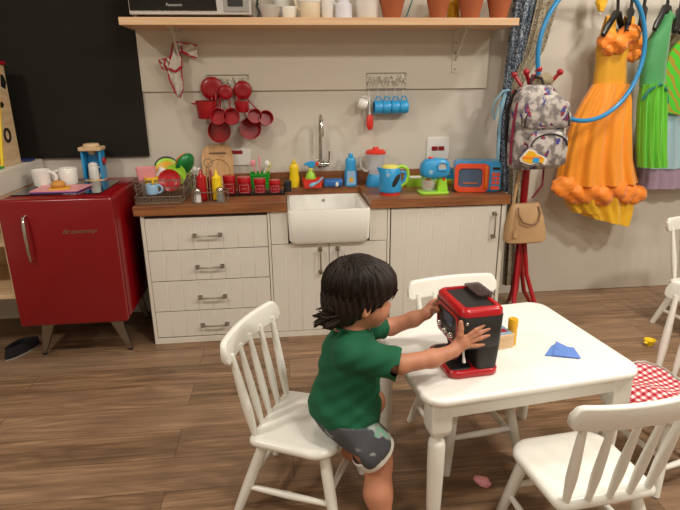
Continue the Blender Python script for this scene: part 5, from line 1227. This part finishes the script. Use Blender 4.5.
for s in (1, -1):
    e = obj('eye', B().ell(tuple(h(.0805, s*.034, -.003)), (.0112, .0112, .0112), None, 18, 12), 'eye', person, smooth=180)
    d = hf*.98+hl*s*.12; d = d/np.linalg.norm(d)
    obj('iris', B().ell(tuple(h(.0805, s*.034, -.003)+d*.0062), (.0066, .0066, .0066), None, 14, 8), 'iris', e, smooth=180)
    obj('eyebrow', B().tube([tuple(h(.093, s*.018, .016)), tuple(h(.092, s*.034, .021)), tuple(h(.080, s*.052, .017))], [.002, .0028, .0014], 6), 'hair', person)
    obj('eyelash', B().tube([tuple(h(.0965, s*.024, .002)), tuple(h(.0975, s*.034, .0065)), tuple(h(.090, s*.047, .002))], [.001, .0016, .001], 5), 'hair', person)
# hair
G = Field((.04, 1.40, .62), (.36, 1.68, .95), .0035)
G.ell(h(-.010, 0, .028), (.108, .094, .094), AX, 0).ell(h(-.045, 0, -.03), (.068, .080, .075), AX, .03).ell(h(.05, 0, .05), (.058, .075, .05), AX, .03)
def carve(f, X, Y, Z):
    ff = (X-Hc[0])*hf[0]+(Y-Hc[1])*hf[1]+(Z-Hc[2])*hf[2]; ll = (X-Hc[0])*hl[0]+(Y-Hc[1])*hl[1]; uu = (X-Hc[0])*hu[0]+(Y-Hc[1])*hu[1]+(Z-Hc[2])*hu[2]
    line = np.interp(ff.ravel(), [-.12, -.06, -.03, .0, .02, .045, .075, .12], [-.105, -.098, -.075, -.052, -.043, -.020, .010, .016]).reshape(ff.shape)
    wob = .006*np.sin(ff*160+ll*40)
    a = np.arctan2(ll, ff+.03); g = .0022*np.sin(a*26+uu*55+np.sin(uu*40)*1.5)+.0014*np.sin(a*51-uu*80)
    d = (line+wob-uu)*.8
    return np.maximum(f+g, d)
G.apply(carve)
hair = obj('hair', G.mesh(), 'hair', person, smooth=180)
b = B(); rr = random.Random(4)
A3 = np.array(AX)
def onhair(th, a, off=0.0):
    """point on the hair shell: th from the whorl at the crown, a around it"""
    d = np.array([math.sin(th)*math.cos(a), math.sin(th)*math.sin(a), math.cos(th)]); t_ = rad(28); d = np.array([d[0]*math.cos(t_)-d[2]*math.sin(t_), d[1], d[0]*math.sin(t_)+d[2]*math.cos(t_)])
    return h(-.010, 0, .028)+hf*d[0]*(.109+off)+hl*d[1]*(.095+off)+hu*d[2]*(.095+off)
for i in range(420):
    a0 = rr.uniform(-PI, PI); tw = rr.uniform(-.25, .25)+.55*math.sin(a0); th1 = rr.uniform(1.3, 1.9)
    front = math.cos(a0) > .2
    if front: th1 = rr.uniform(1.45, 1.78)
    elif math.cos(a0) < -.3: th1 = rr.uniform(1.45, 2.05)
    th0 = rr.uniform(.1, .7); P = []; n = 9
    for k in range(n):
        u = k/(n-1); th = th0+(th1-th0)*u
        P.append(onhair(th, a0+tw*u*u, -.001+.0028*math.sin(u*PI)*rr.uniform(.3, 1)+(.003*u if not front else 0)))
    w_ = rr.uniform(.0014, .0034)
    b.tube([tuple(p) for p in P], [w_*(.35+.65*math.sin(min(1, .15+u*1.1)*PI)) if u < .95 else .0006 for u in [k/(n-1) for k in range(n)]], 5, flat=.45)
for l0, u0, f1, u1 in ((-.04, -.052, -.052, .004), (-.055, -.07, -.040, -.018), (-.02, -.078, -.050, -.020), (.02, -.07, -.045, -.010), (-.05, -.03, -.034, .010), (.0, -.085, -.04, -.028)):
    p0 = h(-.092+abs(l0)*.2, l0, u0)
    for q in range(4):
        o_ = hl*rr.uniform(-.008, .008)+hu*rr.uniform(-.005, .005)
        b.tube([tuple(p0+hf*.03+hu*.03+o_), tuple(p0+o_), tuple(p0+hf*f1*.5-hu*.010+o_), tuple(p0+hf*f1+hu*u1+o_*1.5)], [.004, .0085, .006, .0006], 6, flat=.6)
# loose locks flicking out at the nape
for i in range(26):
    l0 = rr.uniform(-.065, .06); u0 = rr.uniform(-.095, -.035)
    p0 = h(-.085+abs(l0)*.25, l0, u0); d1 = -hf*rr.uniform(.006, .018)-hu*rr.uniform(.008, .022); d2 = -hf*rr.uniform(.012, .030)+hu*rr.uniform(-.016, .006)+hl*rr.uniform(-.010, .006)
    b.tube([tuple(p0+hf*.02+hu*.02), tuple(p0), tuple(p0+d1), tuple(p0+d1+d2*.6), tuple(p0+d1+d2)], [.004, .006, .0055, .0035, .0006], 5, flat=.6)
for i in range(16):
    l0 = rr.uniform(-.06, .06); p0 = onhair(1.35, l0*14)
    p0 = h(.075, l0, .055); e = h(.104-abs(l0)*.35, l0*1.1+rr.uniform(-.012, .012), .012+rr.uniform(-.008, .012))
    b.tube([tuple(p0-hf*.01+hu*.012), tuple((p0+e)/2+hf*.012+hu*.004), tuple(e)], [.004, .006, .0008], 5, flat=.5)
obj('hair_locks', b, 'hair', hair, smooth=180)
# t-shirt
S = Field((.05, 1.36, .27), (.45, 1.72, .70), .0035)
S.ell((.195, 1.533, .585), (.088, .108, .090), None, 0).ell((.190, 1.535, .505), (.100, .104, .11), None, .04).ell((.170, 1.54, .41), (.108, .114, .085), None, .05).ell((.178, 1.532, .375), (.109, .127, .112), None, .04)
S.chain([(.18, 1.45, .628), (.2, 1.533, .645), (.205, 1.62, .628)], [.043, .046, .043], .03)
S.chain([(.178, 1.446, .622), (.245, 1.428, .615), (.315, 1.404, .604)], [.046, .046, .050], .02).chain([(.205, 1.624, .622), (.275, 1.652, .612), (.330, 1.668, .602)], [.045, .043, .045], .02)
def shape(f, X, Y, Z):
    f = f+.0028*np.sin(X*55+Z*70+np.sin(Y*40))*np.clip((.60-Z)/.2, 0, 1)+.0018*np.sin(Z*120-X*70+Y*30)
    hem = .386-.27*(X-.08)+.004*np.sin(X*40+Y*35); f = np.maximum(f, (hem-Z))
    n0 = np.array([.945, -.28, -.17]); f = np.where((Y < 1.47) & (X > .24), np.maximum(f, ((X-.322)*n0[0]+(Y-1.405)*n0[1]+(Z-.604)*n0[2])), f)
    n1 = np.array([.93, .33, -.1]); f = np.where((Y > 1.62) & (X > .25), np.maximum(f, ((X-.322)*n1[0]+(Y-1.667)*n1[1]+(Z-.602)*n1[2])), f)
    return np.maximum(f, Z-(.688-.16*(X-.16)))
S.apply(shape)
sh_ = obj('t_shirt', S.mesh(), 'shirt', person, smooth=180)
obj('collar', B().tube([(.196+.052*math.cos(k*PI/12), 1.532+.054*math.sin(k*PI/12), .682-.16*(.052*math.cos(k*PI/12)+.036)) for k in range(24)], .006, 8, True), 'shirt', sh_)
# shorts
S = Field((.04, 1.36, .17), (.40, 1.70, .47), .0035)
S.ell((.168, 1.54, .392), (.101, .109, .091), None, 0)
S.chain([(.175, 1.468, .375), (.248, 1.451, .285), (.272, 1.451, .248)], [.072, .066, .064], .03).chain([(.185, 1.602, .385), (.262, 1.606, .360)], [.070, .058], .03)
nn = np.array([.66, -.05, -.75]); nn /= np.linalg.norm(nn); hp = np.array([.260, 1.451, .268])
def shape2(f, X, Y, Z):
    f = f+.002*np.sin(X*70+Z*50)+.0015*np.sin(Y*80-Z*60)
    f = np.where(Y < 1.535, np.maximum(f, (X-hp[0])*nn[0]+(Y-hp[1])*nn[1]+(Z-hp[2])*nn[2]), np.maximum(f, X-.245))
    f = np.maximum(f, .301-Z+np.clip((X-.20), 0, 1)*-3.0)
    return np.maximum(f, Z-(.412-.20*(X-.08)))
S.apply(shape2)
so_ = obj('shorts', S.mesh(), 'shorts', person, smooth=180)
e1 = np.cross(nn, [0, 1, 0]); e1 /= np.linalg.norm(e1); e2 = np.cross(nn, e1)
b = B(); R1 = []
rg = lambda rr_, d: [Vector(hp+nn*d+e1*rr_*math.cos(k*PI/16)+e2*rr_*math.sin(k*PI/16)) for k in range(32)]
b.loft([rg(.0675, -.030), rg(.0715, -.026), rg(.0720, -.004), rg(.070, .014), rg(.062, .015), rg(.056, .0)], cap=False); obj('hem_trim', b, 'hem', so_)
